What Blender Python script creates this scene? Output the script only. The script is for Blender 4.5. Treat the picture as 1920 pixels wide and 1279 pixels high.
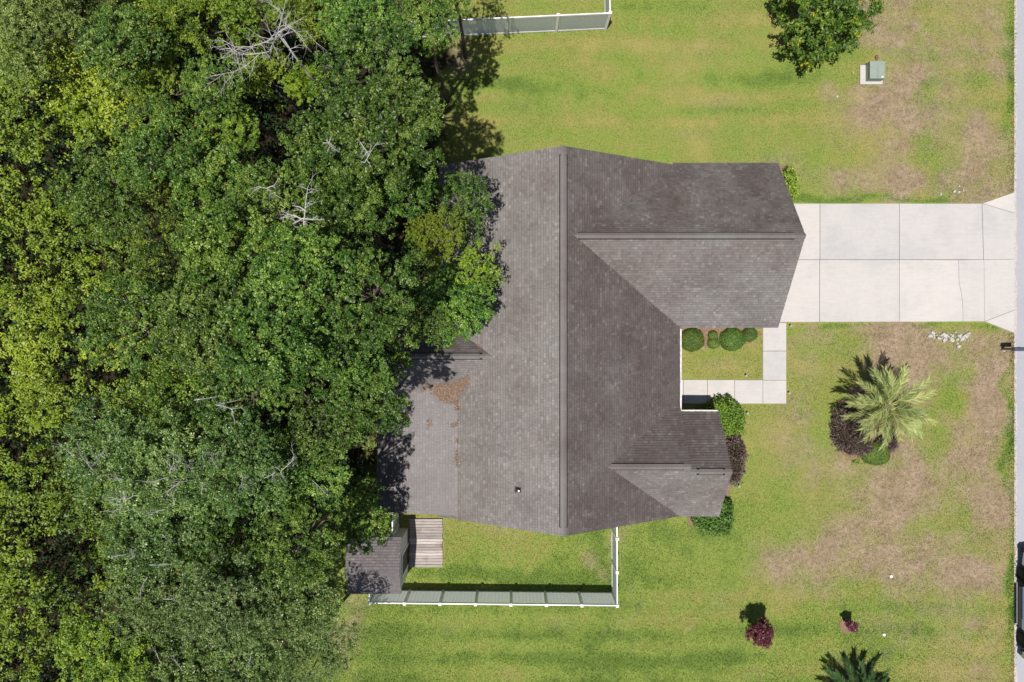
import bpy, math, random
import numpy as np
from mathutils import Vector

# ------------------------------------------------------------------ camera, sky, sun
scene = bpy.context.scene
for o in list(bpy.data.objects):
    bpy.data.objects.remove(o)
COL = scene.collection
H = 36.5                                   # height of the drone above the lawn
F = 1280.0                                 # focal length in photograph pixels (1920 wide)
cam_d = bpy.data.cameras.new('camera')
cam_d.sensor_width = 36.0
cam_d.lens = 36.0 * F / 1920.0
cam_d.clip_end = 2000
cam = bpy.data.objects.new('camera', cam_d)
cam.location = (0, 0, H)
COL.objects.link(cam)
scene.camera = cam

SH = (0.15, 0.205)                          # shadow offset per metre of height
sun_el = math.atan(1 / math.hypot(*SH))
world = bpy.data.worlds.new('World')
scene.world = world
world.use_nodes = True
wn = world.node_tree
bg = wn.nodes['Background']
sky = wn.nodes.new('ShaderNodeTexSky')
sky.sky_type = 'NISHITA'
sky.sun_disc = False
sky.sun_elevation = sun_el
sky.sun_rotation = math.atan2(-SH[0], -SH[1])
bg.inputs[1].default_value = 0.062
wn.links.new(sky.outputs[0], bg.inputs[0])
sun_d = bpy.data.lights.new('sun', 'SUN')
sun_d.energy = 5.0
sun_d.angle = math.radians(0.5)
sun_d.color = (1.0, 0.965, 0.91)
sun = bpy.data.objects.new('sun', sun_d)
sun.rotation_euler = Vector((SH[0], SH[1], -1)).to_track_quat('-Z', 'Y').to_euler()
sun.location = (-10, -14, 60)
COL.objects.link(sun)
vs = scene.view_settings
vs.view_transform = 'Standard'
vs.look = 'None'
vs.exposure = 0.2
vs.gamma = 1.0
vs.use_curve_mapping = False

# ------------------------------------------------------------------ helpers
rnd = random.Random(7)


def P(u, v, z=0.0):
    """world point seen at photograph pixel (u, v) if it stands z metres high"""
    k = (H - z) / F
    return ((u - 960.0) * k, (639.5 - v) * k, z)


def link(o, parent=None):
    COL.objects.link(o)
    if parent is not None:
        o.parent = parent
    return o


def tag(o, label=None, cat=None, group=None, kind=None):
    if label:
        o['label'] = label
    if cat:
        o['category'] = cat
    if group:
        o['group'] = group
    if kind:
        o['kind'] = kind
    return o


def thing(name, label, cat, loc=(0, 0, 0), rz=0.0, group=None):
    o = bpy.data.objects.new(name, None)
    o.empty_display_size = 0.3
    o.location = loc
    o.rotation_euler = (0, 0, rz)
    link(o)
    return tag(o, label, cat, group)


class MB:
    """collects simple shapes into one mesh"""

    def __init__(self):
        self.v, self.f, self.t = [], [], []

    def quad(self, a, b, c, d, t=0.5):
        n = len(self.v)
        self.v += [tuple(a), tuple(b), tuple(c), tuple(d)]
        self.f.append((n, n + 1, n + 2, n + 3))
        self.t.append(t)

    def poly(self, pts, t=0.5):
        n = len(self.v)
        self.v += [tuple(p) for p in pts]
        self.f.append(tuple(range(n, n + len(pts))))
        self.t.append(t)

    def prism(self, pts, z0, z1, t=0.5, bev=0.0):
        """vertical prism over a counter-clockwise outline, optional small top chamfer"""
        n = len(pts)
        k = len(self.v)
        rings = [(pts, z0)]
        if bev > 0:
            cx = sum(p[0] for p in pts) / n
            cy = sum(p[1] for p in pts) / n
            ins = []
            for p in pts:
                d = math.hypot(p[0] - cx, p[1] - cy) or 1
                ins.append((p[0] - (p[0] - cx) / d * bev, p[1] - (p[1] - cy) / d * bev))
            rings += [(pts, z1 - bev), (ins, z1)]
        else:
            rings += [(pts, z1)]
        for r, z in rings:
            self.v += [(p[0], p[1], z) for p in r]
        for q in range(len(rings) - 1):
            for i in range(n):
                j = (i + 1) % n
                self.f.append((k + q * n + i, k + q * n + j, k + (q + 1) * n + j, k + (q + 1) * n + i))
                self.t.append(t)
        top = k + (len(rings) - 1) * n
        self.f.append(tuple(range(top, top + n)))
        self.t.append(t)
        self.f.append(tuple(range(k + n - 1, k - 1, -1)))
        self.t.append(t)

    def box(self, x0, x1, y0, y1, z0, z1, bev=0.0, t=0.5):
        self.prism([(x0, y0), (x1, y0), (x1, y1), (x0, y1)], z0, z1, t, bev)

    def tube(self, pts, rad, n=6, t=0.5, cap=True):
        pts = [Vector(p) for p in pts]
        k = len(self.v)
        m = len(pts)
        for i, p in enumerate(pts):
            d = (pts[min(i + 1, m - 1)] - pts[max(i - 1, 0)])
            if d.length < 1e-6:
                d = Vector((0, 0, 1))
            d.normalize()
            a = d.cross(Vector((0, 0, 1)) if abs(d.z) < 0.9 else Vector((1, 0, 0))).normalized()
            b = d.cross(a)
            for j in range(n):
                an = 2 * math.pi * j / n
                q = p + (a * math.cos(an) + b * math.sin(an)) * rad[i]
                self.v.append(tuple(q))
        for i in range(m - 1):
            for j in range(n):
                j2 = (j + 1) % n
                self.f.append((k + i * n + j, k + i * n + j2, k + (i + 1) * n + j2, k + (i + 1) * n + j))
                self.t.append(t)
        if cap:
            self.f.append(tuple(k + (m - 1) * n + j for j in range(n)))
            self.t.append(t)
            self.f.append(tuple(k + n - 1 - j for j in range(n)))
            self.t.append(t)

    def lathe(self, prof, n=16, cx=0, cy=0, t=0.5):
        k = len(self.v)
        for r, z in prof:
            for j in range(n):
                an = 2 * math.pi * j / n
                self.v.append((cx + r * math.cos(an), cy + r * math.sin(an), z))
        for i in range(len(prof) - 1):
            for j in range(n):
                j2 = (j + 1) % n
                self.f.append((k + i * n + j, k + i * n + j2, k + (i + 1) * n + j2, k + (i + 1) * n + j))
                self.t.append(t)
        m = len(prof) - 1
        self.f.append(tuple(k + m * n + j for j in range(n)))
        self.t.append(t)

    def mesh(self, name, mat, smooth=False):
        me = bpy.data.meshes.new(name)
        me.from_pydata(self.v, [], self.f)
        at = me.attributes.new('tint', 'FLOAT', 'FACE')
        at.data.foreach_set('value', np.array(self.t, dtype=np.float32))
        if mat:
            me.materials.append(mat)
        if smooth:
            me.polygons.foreach_set('use_smooth', [True] * len(me.polygons))
        me.update()
        return me

    def build(self, name, mat, parent=None, smooth=False, loc=None):
        o = bpy.data.objects.new(name, self.mesh(name, mat, smooth))
        if loc:
            o.location = loc
        return link(o, parent)


def np_mesh(name, verts, nper, attrs, mat):
    """mesh of separate polygons (nper corners each), attrs = {name: per-face floats}"""
    nv = len(verts)
    nf = nv // nper
    me = bpy.data.meshes.new(name)
    me.vertices.add(nv)
    me.vertices.foreach_set('co', np.asarray(verts, dtype=np.float32).ravel())
    me.loops.add(nv)
    me.loops.foreach_set('vertex_index', np.arange(nv, dtype=np.int32))
    me.polygons.add(nf)
    me.polygons.foreach_set('loop_start', np.arange(0, nv, nper, dtype=np.int32))
    me.polygons.foreach_set('loop_total', np.full(nf, nper, dtype=np.int32))
    for k, a in attrs.items():
        at = me.attributes.new(k, 'FLOAT', 'FACE')
        at.data.foreach_set('value', np.asarray(a, dtype=np.float32))
    me.materials.append(mat)
    me.update(calc_edges=True)
    return me


def vnoise(x, y, seed=0):
    """smooth lattice noise in numpy, 0..1"""
    xi = np.floor(x).astype(np.int64)
    yi = np.floor(y).astype(np.int64)
    xf = x - xi
    yf = y - yi
    xf = xf * xf * (3 - 2 * xf)
    yf = yf * yf * (3 - 2 * yf)

    def h(a, b):
        n = (a * 374761393 + b * 668265263 + seed * 1442695041) & 0x7fffffff
        n = ((n ^ (n >> 13)) * 1274126177) & 0x7fffffff
        return ((n ^ (n >> 16)) & 0xffff) / 65535.0
    return (h(xi, yi) * (1 - xf) + h(xi + 1, yi) * xf) * (1 - yf) + (h(xi, yi + 1) * (1 - xf) + h(xi + 1, yi + 1) * xf) * yf


def fbm(x, y, s, seed=0, octv=4):
    a, tot, amp = 0, 0, 1.0
    for i in range(octv):
        a = a + amp * vnoise(x / s * 2 ** i + 17.3 * i, y / s * 2 ** i + 5.1 * i, seed + i)
        tot += amp
        amp *= 0.55
    return a / tot


# ------------------------------------------------------------------ materials
class NT:
    def __init__(self, name):
        self.m = bpy.data.materials.new(name)
        self.m.use_nodes = True
        self.t = self.m.node_tree
        self.b = self.t.nodes['Principled BSDF']

    def n(self, typ, **kw):
        nd = self.t.nodes.new(typ)
        for k, v in kw.items():
            if k.startswith('i_'):
                key = k[2:]
                nd.inputs[int(key) if key.isdigit() else key].default_value = v
            else:
                setattr(nd, k, v)
        return nd

    def l(self, a, b):
        self.t.links.new(a, b)

    def noise(self, scale, detail=4, rough=0.6, vec=None):
        nd = self.n('ShaderNodeTexNoise')
        nd.inputs['Scale'].default_value = scale
        nd.inputs['Detail'].default_value = detail
        nd.inputs['Roughness'].default_value = rough
        if vec is not None:
            self.l(vec, nd.inputs['Vector'])
        return nd.outputs['Fac']

    def ramp(self, fac, stops):
        nd = self.n('ShaderNodeValToRGB')
        el = nd.color_ramp.elements
        while len(el) > len(stops):
            el.remove(el[-1])
        while len(el) < len(stops):
            el.new(0.5)
        for e, (p, c) in zip(el, stops):
            e.position = p
            e.color = (*c, 1) if len(c) == 3 else c
        self.l(fac, nd.inputs[0])
        return nd.outputs[0]

    def mix(self, fac, a, b, mode='MIX'):
        nd = self.n('ShaderNodeMix', data_type='RGBA', blend_type=mode)
        for s, x in ((nd.inputs[0], fac), (nd.inputs[6], a), (nd.inputs[7], b)):
            if isinstance(x, (int, float)):
                s.default_value = x
            elif isinstance(x, tuple):
                s.default_value = (*x, 1)
            else:
                self.l(x, s)
        return nd.outputs[2]

    def attr(self, name):
        return self.n('ShaderNodeAttribute', attribute_name=name).outputs['Fac']

    def pos(self):
        return self.n('ShaderNodeNewGeometry').outputs['Position']

    def math(self, op, a, b=0.0, clamp=False):
        nd = self.n('ShaderNodeMath', operation=op, use_clamp=clamp)
        for s, x in ((nd.inputs[0], a), (nd.inputs[1], b)):
            if isinstance(x, (int, float)):
                s.default_value = x
            else:
                self.l(x, s)
        return nd.outputs[0]

    def bump(self, h, strength=0.3, dist=0.02):
        nd = self.n('ShaderNodeBump')
        nd.inputs['Strength'].default_value = strength
        nd.inputs['Distance'].default_value = dist
        self.l(h, nd.inputs['Height'])
        self.l(nd.outputs[0], self.b.inputs['Normal'])

    def col(self, c):
        if isinstance(c, tuple):
            self.b.inputs['Base Color'].default_value = (*c, 1)
        else:
            self.l(c, self.b.inputs['Base Color'])

    def set(self, rough=0.6, spec=0.5, metal=0.0):
        self.b.inputs['Roughness'].default_value = rough
        self.b.inputs['Specular IOR Level'].default_value = spec
        self.b.inputs['Metallic'].default_value = metal


def leaf_mat(name, dark, mid, light, rough=0.42, trans=0.28, spec=0.5, tip=None):
    n = NT(name)
    c = n.ramp(n.attr('tint'), [(0.0, dark), (0.55, mid), (1.0, light)] if not tip else [(0.0, dark), (0.5, mid), (0.90, light), (0.97, tip), (1.0, tip)])
    oi = n.n('ShaderNodeObjectInfo')
    hs = n.n('ShaderNodeHueSaturation')
    n.l(c, hs.inputs['Color'])
    mr = n.n('ShaderNodeMapRange')
    mr.inputs[3].default_value = 0.74
    mr.inputs[4].default_value = 1.28
    n.l(oi.outputs['Random'], mr.inputs[0])
    n.l(mr.outputs[0], hs.inputs['Value'])
    mh = n.n('ShaderNodeMapRange')
    mh.inputs[3].default_value = 0.485
    mh.inputs[4].default_value = 0.513
    n.l(n.math('FRACT', n.math('MULTIPLY', oi.outputs['Random'], 7.31)), mh.inputs[0])
    n.l(mh.outputs[0], hs.inputs['Hue'])
    n.col(hs.outputs[0])
    n.set(rough, spec)
    tr = n.n('ShaderNodeBsdfTranslucent')
    n.l(hs.outputs[0], tr.inputs['Color'])
    mx = n.n('ShaderNodeMixShader')
    mx.inputs[0].default_value = trans
    n.l(n.b.outputs[0], mx.inputs[1])
    n.l(tr.outputs[0], mx.inputs[2])
    n.l(mx.outputs[0], n.t.nodes['Material Output'].inputs['Surface'])
    return n.m


def simple_mat(name, c, rough=0.6, spec=0.4, metal=0.0, var=0.15, scale=6.0, bump=0.0):
    n = NT(name)
    f = n.noise(scale, 5, 0.65, n.n('ShaderNodeTexCoord').outputs['Object'])
    lo = tuple(x * (1 - var) for x in c)
    hi = tuple(min(1, x * (1 + var)) for x in c)
    n.col(n.ramp(f, [(0.3, lo), (0.7, hi)]))
    n.set(rough, spec, metal)
    if bump:
        n.bump(f, bump)
    return n.m


M = {}


def lawn_colour(n, with_bump):
    p = n.pos()
    f1 = n.noise(1.1, 5, 0.65, p)
    f2 = n.noise(9.0, 4, 0.7, p)
    f3 = n.noise(38.0, 2, 0.6, p)
    lush = n.math('ADD', n.attr('lush'), n.math('MULTIPLY', n.math('SUBTRACT', f2, 0.5), 0.9), True)
    g = n.ramp(lush, [(0.0, (0.285, 0.262, 0.088)), (0.3, (0.226, 0.242, 0.064)), (0.56, (0.196, 0.256, 0.053)), (1.0, (0.115, 0.180, 0.034))])
    d = n.math('ADD', n.attr('dry'), n.math('MULTIPLY', n.math('SUBTRACT', f2, 0.5), 1.1), True)
    f4 = n.noise(4.5, 5, 0.75, p)
    dryc = n.ramp(f1, [(0.3, (0.215, 0.165, 0.105)), (0.7, (0.335, 0.252, 0.188))])
    dryc = n.mix(1.0, dryc, n.ramp(f4, [(0.35, (0.72, 0.70, 0.68)), (0.5, (1, 1, 1)), (0.65, (1.22, 1.2, 1.18))]), 'MULTIPLY')
    c = n.mix(d, g, dryc)
    c = n.mix(1.0, c, n.ramp(f3, [(0.25, (0.66, 0.66, 0.62)), (0.75, (1.2, 1.2, 1.15))]), 'MULTIPLY')
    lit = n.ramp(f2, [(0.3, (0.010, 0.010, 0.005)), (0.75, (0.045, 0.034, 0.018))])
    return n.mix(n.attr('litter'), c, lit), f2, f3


n = NT('lawn_ground')
c, f2, f3 = lawn_colour(n, True)
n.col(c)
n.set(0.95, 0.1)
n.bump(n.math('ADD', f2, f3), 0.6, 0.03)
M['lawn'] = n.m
n = NT('grass_blade')
c, _, _ = lawn_colour(n, False)
c = n.mix(1.0, c, n.ramp(n.attr('tint'), [(0.0, (0.72, 0.78, 0.7)), (1.0, (1.3, 1.25, 1.25))]), 'MULTIPLY')
n.col(c)
n.set(0.7, 0.25)
M['blade'] = n.m

n = NT('far_ground')
f = n.noise(0.6, 6, 0.6, n.pos())
n.col(n.ramp(f, [(0.3, (0.10, 0.125, 0.03)), (0.7, (0.185, 0.20, 0.05))]))
n.set(0.95, 0.1)
M['far'] = n.m


def concrete(name, base, var=0.07):
    n = NT(name)
    tc = n.pos()
    a = n.noise(0.55, 5, 0.6, tc)
    b = n.noise(5.0, 6, 0.7, tc)
    c3 = n.noise(60.0, 2, 0.5, tc)
    # long brushed streaks
    mp = n.n('ShaderNodeMapping')
    mp.inputs['Scale'].default_value = (1.2, 9.0, 1)
    n.l(tc, mp.inputs[0])
    s = n.noise(1.0, 4, 0.6, mp.outputs[0])
    c1 = n.ramp(a, [(0.38, (base[0] * 0.80, base[1] * 0.84, base[2] * 0.87)), (0.5, tuple(x * 0.99 for x in base)), (0.62, (base[0] * 1.06, base[1] * 1.04, base[2] * 1.02))])
    spots = n.noise(2.3, 5, 0.75, tc)
    c1 = n.mix(n.ramp(spots, [(0.58, (0, 0, 0)), (0.72, (0.3, 0.3, 0.3))]), c1, (0.30, 0.27, 0.25))
    c2 = n.mix(0.45, c1, n.ramp(b, [(0.32, tuple(x * 0.84 for x in base)), (0.55, base)]))
    c2 = n.mix(0.30, c2, n.ramp(s, [(0.3, tuple(x * 0.86 for x in base)), (0.6, tuple(x * 1.05 for x in base))]))
    c2 = n.mix(1.0, c2, n.ramp(n.attr('tint'), [(0, (0.90, 0.905, 0.92)), (1, (1.05, 1.03, 1.01))]), 'MULTIPLY')
    n.col(c2)
    n.set(0.85, 0.3)
    n.bump(n.math('ADD', b, c3), 0.25, 0.01)
    return n.m


M['concrete'] = concrete('concrete', (0.468, 0.440, 0.418))
n = NT('asphalt')
tc = n.pos()
a = n.noise(0.35, 4, 0.6, tc)
b = n.noise(30.0, 4, 0.8, tc)
c1 = n.ramp(a, [(0.3, (0.285, 0.285, 0.315)), (0.7, (0.35, 0.348, 0.372))])
n.col(n.mix(0.6, c1, n.ramp(b, [(0.3, (0.20, 0.20, 0.225)), (0.7, (0.43, 0.43, 0.455))])))
n.set(0.85, 0.3)
n.bump(b, 0.4, 0.01)
M['asphalt'] = n.m
M['verge'] = simple_mat('road_edge_sand', (0.42, 0.37, 0.35), 0.95, 0.1, var=0.3, scale=14)
M['joint'] = simple_mat('joint_soil', (0.10, 0.08, 0.06), 0.95, 0.1, var=0.4, scale=8)
n = NT('mulch')
a = n.noise(22, 4, 0.75, n.pos())
n.col(n.ramp(a, [(0.3, (0.10, 0.06, 0.042)), (0.55, (0.25, 0.155, 0.11)), (0.75, (0.42, 0.30, 0.23))]))
n.set(0.95, 0.1)
n.bump(a, 0.8, 0.04)
M['mulch'] = n.m


def shingle(name, c0, c1, c2, dark_cover=0.0):
    n = NT(name)
    tc = n.pos()
    base = n.ramp(n.attr('tint'), [(0.0, c0), (0.5, c1), (0.7, c1), (1.0, c2)])
    st = n.noise(0.38, 5, 0.62, tc)
    base = n.mix(1.0, base, n.ramp(st, [(0.36, (0.86, 0.80, 0.78)), (0.5, (0.98, 0.96, 0.95)), (0.64, (1.10, 1.12, 1.13))]), 'MULTIPLY')
    mp = n.n('ShaderNodeMapping')
    mp.inputs['Scale'].default_value = (0.5, 0.55, 0.5)
    n.l(tc, mp.inputs[0])
    run = n.noise(1.0, 4, 0.6, mp.outputs[0])
    base = n.mix(0.4, base, n.mix(1.0, base, n.ramp(run, [(0.33, (0.66, 0.64, 0.64)), (0.6, (1.1, 1.08, 1.06))]), 'MULTIPLY'))
    if dark_cover:  # noise patches darken the shingle colour, coverage set per material
        an = n.math('ADD', n.noise(0.55, 6, 0.7, tc), dark_cover - 0.5)
        base = n.mix(n.ramp(an, [(0.38, (0, 0, 0)), (0.58, (1, 1, 1))]), base, n.mix(1.0, base, (0.70, 0.655, 0.64), 'MULTIPLY'))
    gr = n.noise(55, 3, 0.8, tc)
    base = n.mix(1.0, base, n.ramp(gr, [(0.3, (0.8, 0.8, 0.8)), (0.7, (1.2, 1.2, 1.2))]), 'MULTIPLY')
    n.col(base)
    n.set(0.56, 0.6)
    n.bump(gr, 0.3, 0.006)
    return n.m


M['shingle'] = shingle('weathered_shingle', (0.075, 0.067, 0.063), (0.158, 0.143, 0.135), (0.21, 0.192, 0.183))
M['shingle_dark'] = shingle('dark_mottled_shingle', (0.068, 0.060, 0.056), (0.142, 0.127, 0.119), (0.20, 0.182, 0.172), 0.60)  # darker mottled shingles for slopes falling towards plan top and right
M['shingle_dark_mild'] = shingle('mild_mottled_shingle', (0.068, 0.060, 0.056), (0.142, 0.127, 0.119), (0.20, 0.182, 0.172), 0.50)  # same darker mottling with less coverage, for the upper garage slope
M['shingle_pink'] = shingle('faded_shingle', (0.050, 0.041, 0.040), (0.094, 0.079, 0.077), (0.125, 0.108, 0.105))
M['shingle_shed'] = shingle('shed_shingle', (0.075, 0.065, 0.067), (0.118, 0.104, 0.107), (0.15, 0.135, 0.138))
M['black'] = simple_mat('black_plastic', (0.012, 0.011, 0.012), 0.6, 0.3)
M['white'] = simple_mat('white_vinyl', (0.80, 0.79, 0.77), 0.4, 0.5, var=0.04, scale=3)
M['panel'] = simple_mat('vinyl_panel', (0.84, 0.83, 0.80), 0.45, 0.5, var=0.06, scale=2)
_m = M['panel']
_t = _m.node_tree
_tr = _t.nodes.new('ShaderNodeBsdfTranslucent')
_tr.inputs['Color'].default_value = (0.93, 0.94, 0.93, 1)
_mx = _t.nodes.new('ShaderNodeMixShader')
_mx.inputs[0].default_value = 0.8
_t.links.new(_t.nodes['Principled BSDF'].outputs[0], _mx.inputs[1])
_t.links.new(_tr.outputs[0], _mx.inputs[2])
_t.links.new(_mx.outputs[0], _t.nodes['Material Output'].inputs['Surface'])
M['gutter'] = simple_mat('gutter_paint', (0.74, 0.70, 0.67), 0.5, 0.5, var=0.22, scale=5)
M['siding'] = simple_mat('siding', (0.56, 0.53, 0.47), 0.7, 0.3, var=0.06, scale=4)
M['soffit'] = simple_mat('soffit', (0.5, 0.48, 0.45), 0.7, 0.3)
M['deckwood'] = simple_mat('roof_sheathing', (0.10, 0.085, 0.075), 0.85, 0.2)
M['shedwall'] = simple_mat('shed_wall', (0.60, 0.58, 0.53), 0.65, 0.3, var=0.06)
M['door'] = simple_mat('dark_door', (0.045, 0.032, 0.024), 0.6, 0.3, var=0.3)
M['bark'] = simple_mat('bark', (0.12, 0.095, 0.075), 0.9, 0.2, var=0.4, scale=12, bump=0.4)
M['deadwood'] = simple_mat('bleached_wood', (0.38, 0.365, 0.345), 0.8, 0.3, var=0.25, scale=9, bump=0.3)
M['greywood'] = simple_mat('grey_twig', (0.33, 0.32, 0.30), 0.8, 0.3, var=0.3, scale=9)
M['steel'] = simple_mat('lead_boot', (0.03, 0.029, 0.03), 0.6, 0.4)
M['utility'] = simple_mat('utility_green', (0.225, 0.268, 0.225), 0.5, 0.4, var=0.09, scale=5)
M['utility_dark'] = simple_mat('utility_green_side', (0.20, 0.262, 0.205), 0.5, 0.4, var=0.09, scale=5)
M['stone'] = simple_mat('pale_stone', (0.47, 0.44, 0.43), 0.85, 0.3, var=0.45, scale=3, bump=0.2)
M['stone_red'] = simple_mat('brown_stone', (0.16, 0.082, 0.07), 0.85, 0.2, var=0.3, scale=9, bump=0.3)
M['stone_tan'] = simple_mat('tan_stone', (0.33, 0.26, 0.19), 0.85, 0.2, var=0.3, scale=9, bump=0.3)
M['rubber'] = simple_mat('tyre_rubber', (0.014, 0.014, 0.015), 0.8, 0.2)
M['chrome'] = simple_mat('chrome', (0.8, 0.8, 0.82), 0.12, 0.5, metal=1.0, var=0.02)
M['paint'] = simple_mat('truck_paint', (0.46, 0.53, 0.59), 0.35, 0.5, var=0.03)
M['glass'] = simple_mat('dark_glass', (0.02, 0.025, 0.03), 0.06, 0.8, var=0.05)
M['mailbox'] = simple_mat('mailbox_paint', (0.062, 0.075, 0.105), 0.4, 0.5, var=0.1)
M['lens'] = simple_mat('lamp_lens', (0.30, 0.38, 0.37), 0.15, 0.6)
M['red'] = simple_mat('red_lens', (0.35, 0.02, 0.02), 0.2, 0.6)

n = NT('weathered_board')
tc = n.n('ShaderNodeTexCoord').outputs['Object']
mp = n.n('ShaderNodeMapping')
mp.inputs['Scale'].default_value = (2.0, 26.0, 8.0)
n.l(tc, mp.inputs[0])
g = n.noise(1.0, 6, 0.7, mp.outputs[0])
b = n.noise(1.5, 4, 0.6, n.pos())
c = n.ramp(g, [(0.25, (0.21, 0.178, 0.162)), (0.55, (0.39, 0.345, 0.32)), (0.8, (0.52, 0.48, 0.455))])
c = n.mix(n.ramp(b, [(0.58, (0, 0, 0)), (0.75, (0.7, 0.7, 0.7))]), c, (0.22, 0.135, 0.105))
c = n.mix(1.0, c, n.ramp(n.attr('tint'), [(0, (0.66, 0.64, 0.64)), (1, (1.3, 1.3, 1.3))]), 'MULTIPLY')
n.col(c)
n.set(0.85, 0.2)
n.bump(g, 0.4, 0.01)
M['board'] = n.m

M['leaf_oak'] = leaf_mat('leaf_oak', (0.020, 0.060, 0.007), (0.092, 0.180, 0.020), (0.25, 0.345, 0.062), 0.44, 0.2, spec=0.42)
M['leaf_olive'] = leaf_mat('leaf_olive', (0.05, 0.105, 0.006), (0.175, 0.265, 0.014), (0.36, 0.43, 0.04), 0.5, 0.24)
M['leaf_bright'] = leaf_mat('leaf_bright', (0.11, 0.19, 0.008), (0.25, 0.35, 0.014), (0.38, 0.46, 0.03), 0.5, 0.35)
M['leaf_grey'] = leaf_mat('leaf_grey', (0.036, 0.082, 0.016), (0.125, 0.21, 0.042), (0.29, 0.38, 0.12), 0.42, 0.2)
M['leaf_pale'] = leaf_mat('leaf_pale', (0.06, 0.10, 0.018), (0.18, 0.25, 0.046), (0.32, 0.39, 0.105), 0.55, 0.24)
M['leaf_yard'] = leaf_mat('leaf_yard', (0.035, 0.085, 0.010), (0.095, 0.18, 0.018), (0.19, 0.29, 0.03), 0.5, tip=(0.5, 0.42, 0.03))
M['leaf_hedge'] = leaf_mat('leaf_hedge', (0.07, 0.14, 0.010), (0.18, 0.28, 0.022), (0.33, 0.40, 0.045), 0.55)
M['leaf_dark'] = leaf_mat('leaf_dark', (0.04, 0.085, 0.012), (0.105, 0.185, 0.024), (0.20, 0.29, 0.045), 0.52)
M['leaf_under_shaded'] = leaf_mat('leaf_under_shaded', (0.008, 0.018, 0.005), (0.022, 0.045, 0.010), (0.055, 0.095, 0.02), 0.55, 0.1, 0.2)  # shade of the deep gaps between crowns put into the leaf colour
M['leaf_round'] = leaf_mat('leaf_round', (0.05, 0.105, 0.012), (0.105, 0.19, 0.022), (0.20, 0.27, 0.04), 0.6)
M['leaf_purple'] = leaf_mat('leaf_purple', (0.055, 0.045, 0.030), (0.125, 0.088, 0.072), (0.23, 0.19, 0.14), 0.55, 0.12)
M['leaf_maroon'] = leaf_mat('leaf_maroon', (0.055, 0.012, 0.02), (0.125, 0.025, 0.04), (0.22, 0.07, 0.085), 0.4, 0.18)
M['leaf_palm'] = leaf_mat('leaf_palm', (0.10, 0.15, 0.035), (0.225, 0.28, 0.085), (0.44, 0.46, 0.17), 0.55, 0.2, 0.35)
M['leaf_palm_old'] = leaf_mat('leaf_palm_old', (0.26, 0.19, 0.07), (0.40, 0.285, 0.125), (0.52, 0.40, 0.24), 0.6, 0.2)
M['leaf_fan'] = leaf_mat('leaf_fan', (0.010, 0.028, 0.008), (0.026, 0.062, 0.015), (0.07, 0.125, 0.035), 0.65, 0.1, 0.2)
M['dead_leaf'] = leaf_mat('dead_leaf', (0.09, 0.055, 0.042), (0.185, 0.112, 0.084), (0.36, 0.265, 0.21), 0.8, 0.1, 0.2)

# ------------------------------------------------------------------ ground and lawn
DRY = [(1650, 338, 120, 34, .95), (1690, 190, 95, 80, .85), (1835, 285, 62, 80, .9), (1655, 50, 60, 70, .55), (1860, 355, 50, 35, .8),
       (1690, 640, 70, 34, .85), (1790, 660, 110, 34, .75), (1855, 740, 42, 120, .85), (1838, 900, 46, 120, .85), (1700, 930, 90, 75, .8),
       (1610, 1040, 160, 52, .95), (1835, 1078, 55, 34, .9), (1468, 1055, 46, 40, .85), (1475, 820, 34, 70, .45), (1690, 700, 44, 45, .8),
       (1560, 620, 60, 25, .35), (1115, 1050, 26, 30, .6), (1030, 985, 60, 10, .4), (900, 985, 40, 10, .5), (862, 95, 34, 42, .75), (676, 1125, 36, 40, .6),
       (655, 1195, 28, 50, .45), (1370, 200, 90, 14, .25), (1170, 1015, 22, 40, .5), (1530, 880, 70, 40, .35), (1780, 1010, 60, 60, .45),
       (1480, 300, 40, 40, .4), (1350, 690, 50, 12, .3), (1590, 260, 70, 50, .3), (1860, 60, 26, 80, .35), (1880, 640, 20, 40, .5), (1660, 1000, 60, 40, .7),
       (1280, 250, 40, 18, .25), (1560, 160, 30, 30, .6), (1330, 650, 70, 6, .5)]
LUSH = [(1765, 720, 30, 60, .24), (1745, 840, 40, 50, .2), (1720, 1150, 60, 60, .35), (1460, 1175, 110, 34, .45), (1000, 172, 240, 15, .5), (1450, 150, 130, 24, .4),
        (1330, 205, 120, 10, .3), (1745, 210, 22, 110, .4), (1760, 330, 22, 60, .3), (1140, 1240, 260, 10, .5), (1100, 1195, 250, 9, .3), (950, 1085, 220, 18, .55), (1300, 1240, 120, 30, .35),
        (1890, 150, 12, 120, .7), (1893, 1060, 10, 180, .8), (1893, 800, 9, 160, .7), (1500, 130, 60, 40, .4), (1820, 1130, 40, 60, .3), (1530, 372, 130, 9, .7), (1700, 373, 130, 7, .6), (1660, 609, 180, 6, .7),
        (1840, 610, 30, 10, .6), (1000, 300, 120, 14, .3), (1150, 130, 90, 16, .35), (720, 1190, 60, 80, .35), (1660, 1220, 90, 50, .35), (1130, 1010, 20, 70, .3),
        (1600, 372, 150, 8, .5)]


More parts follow.
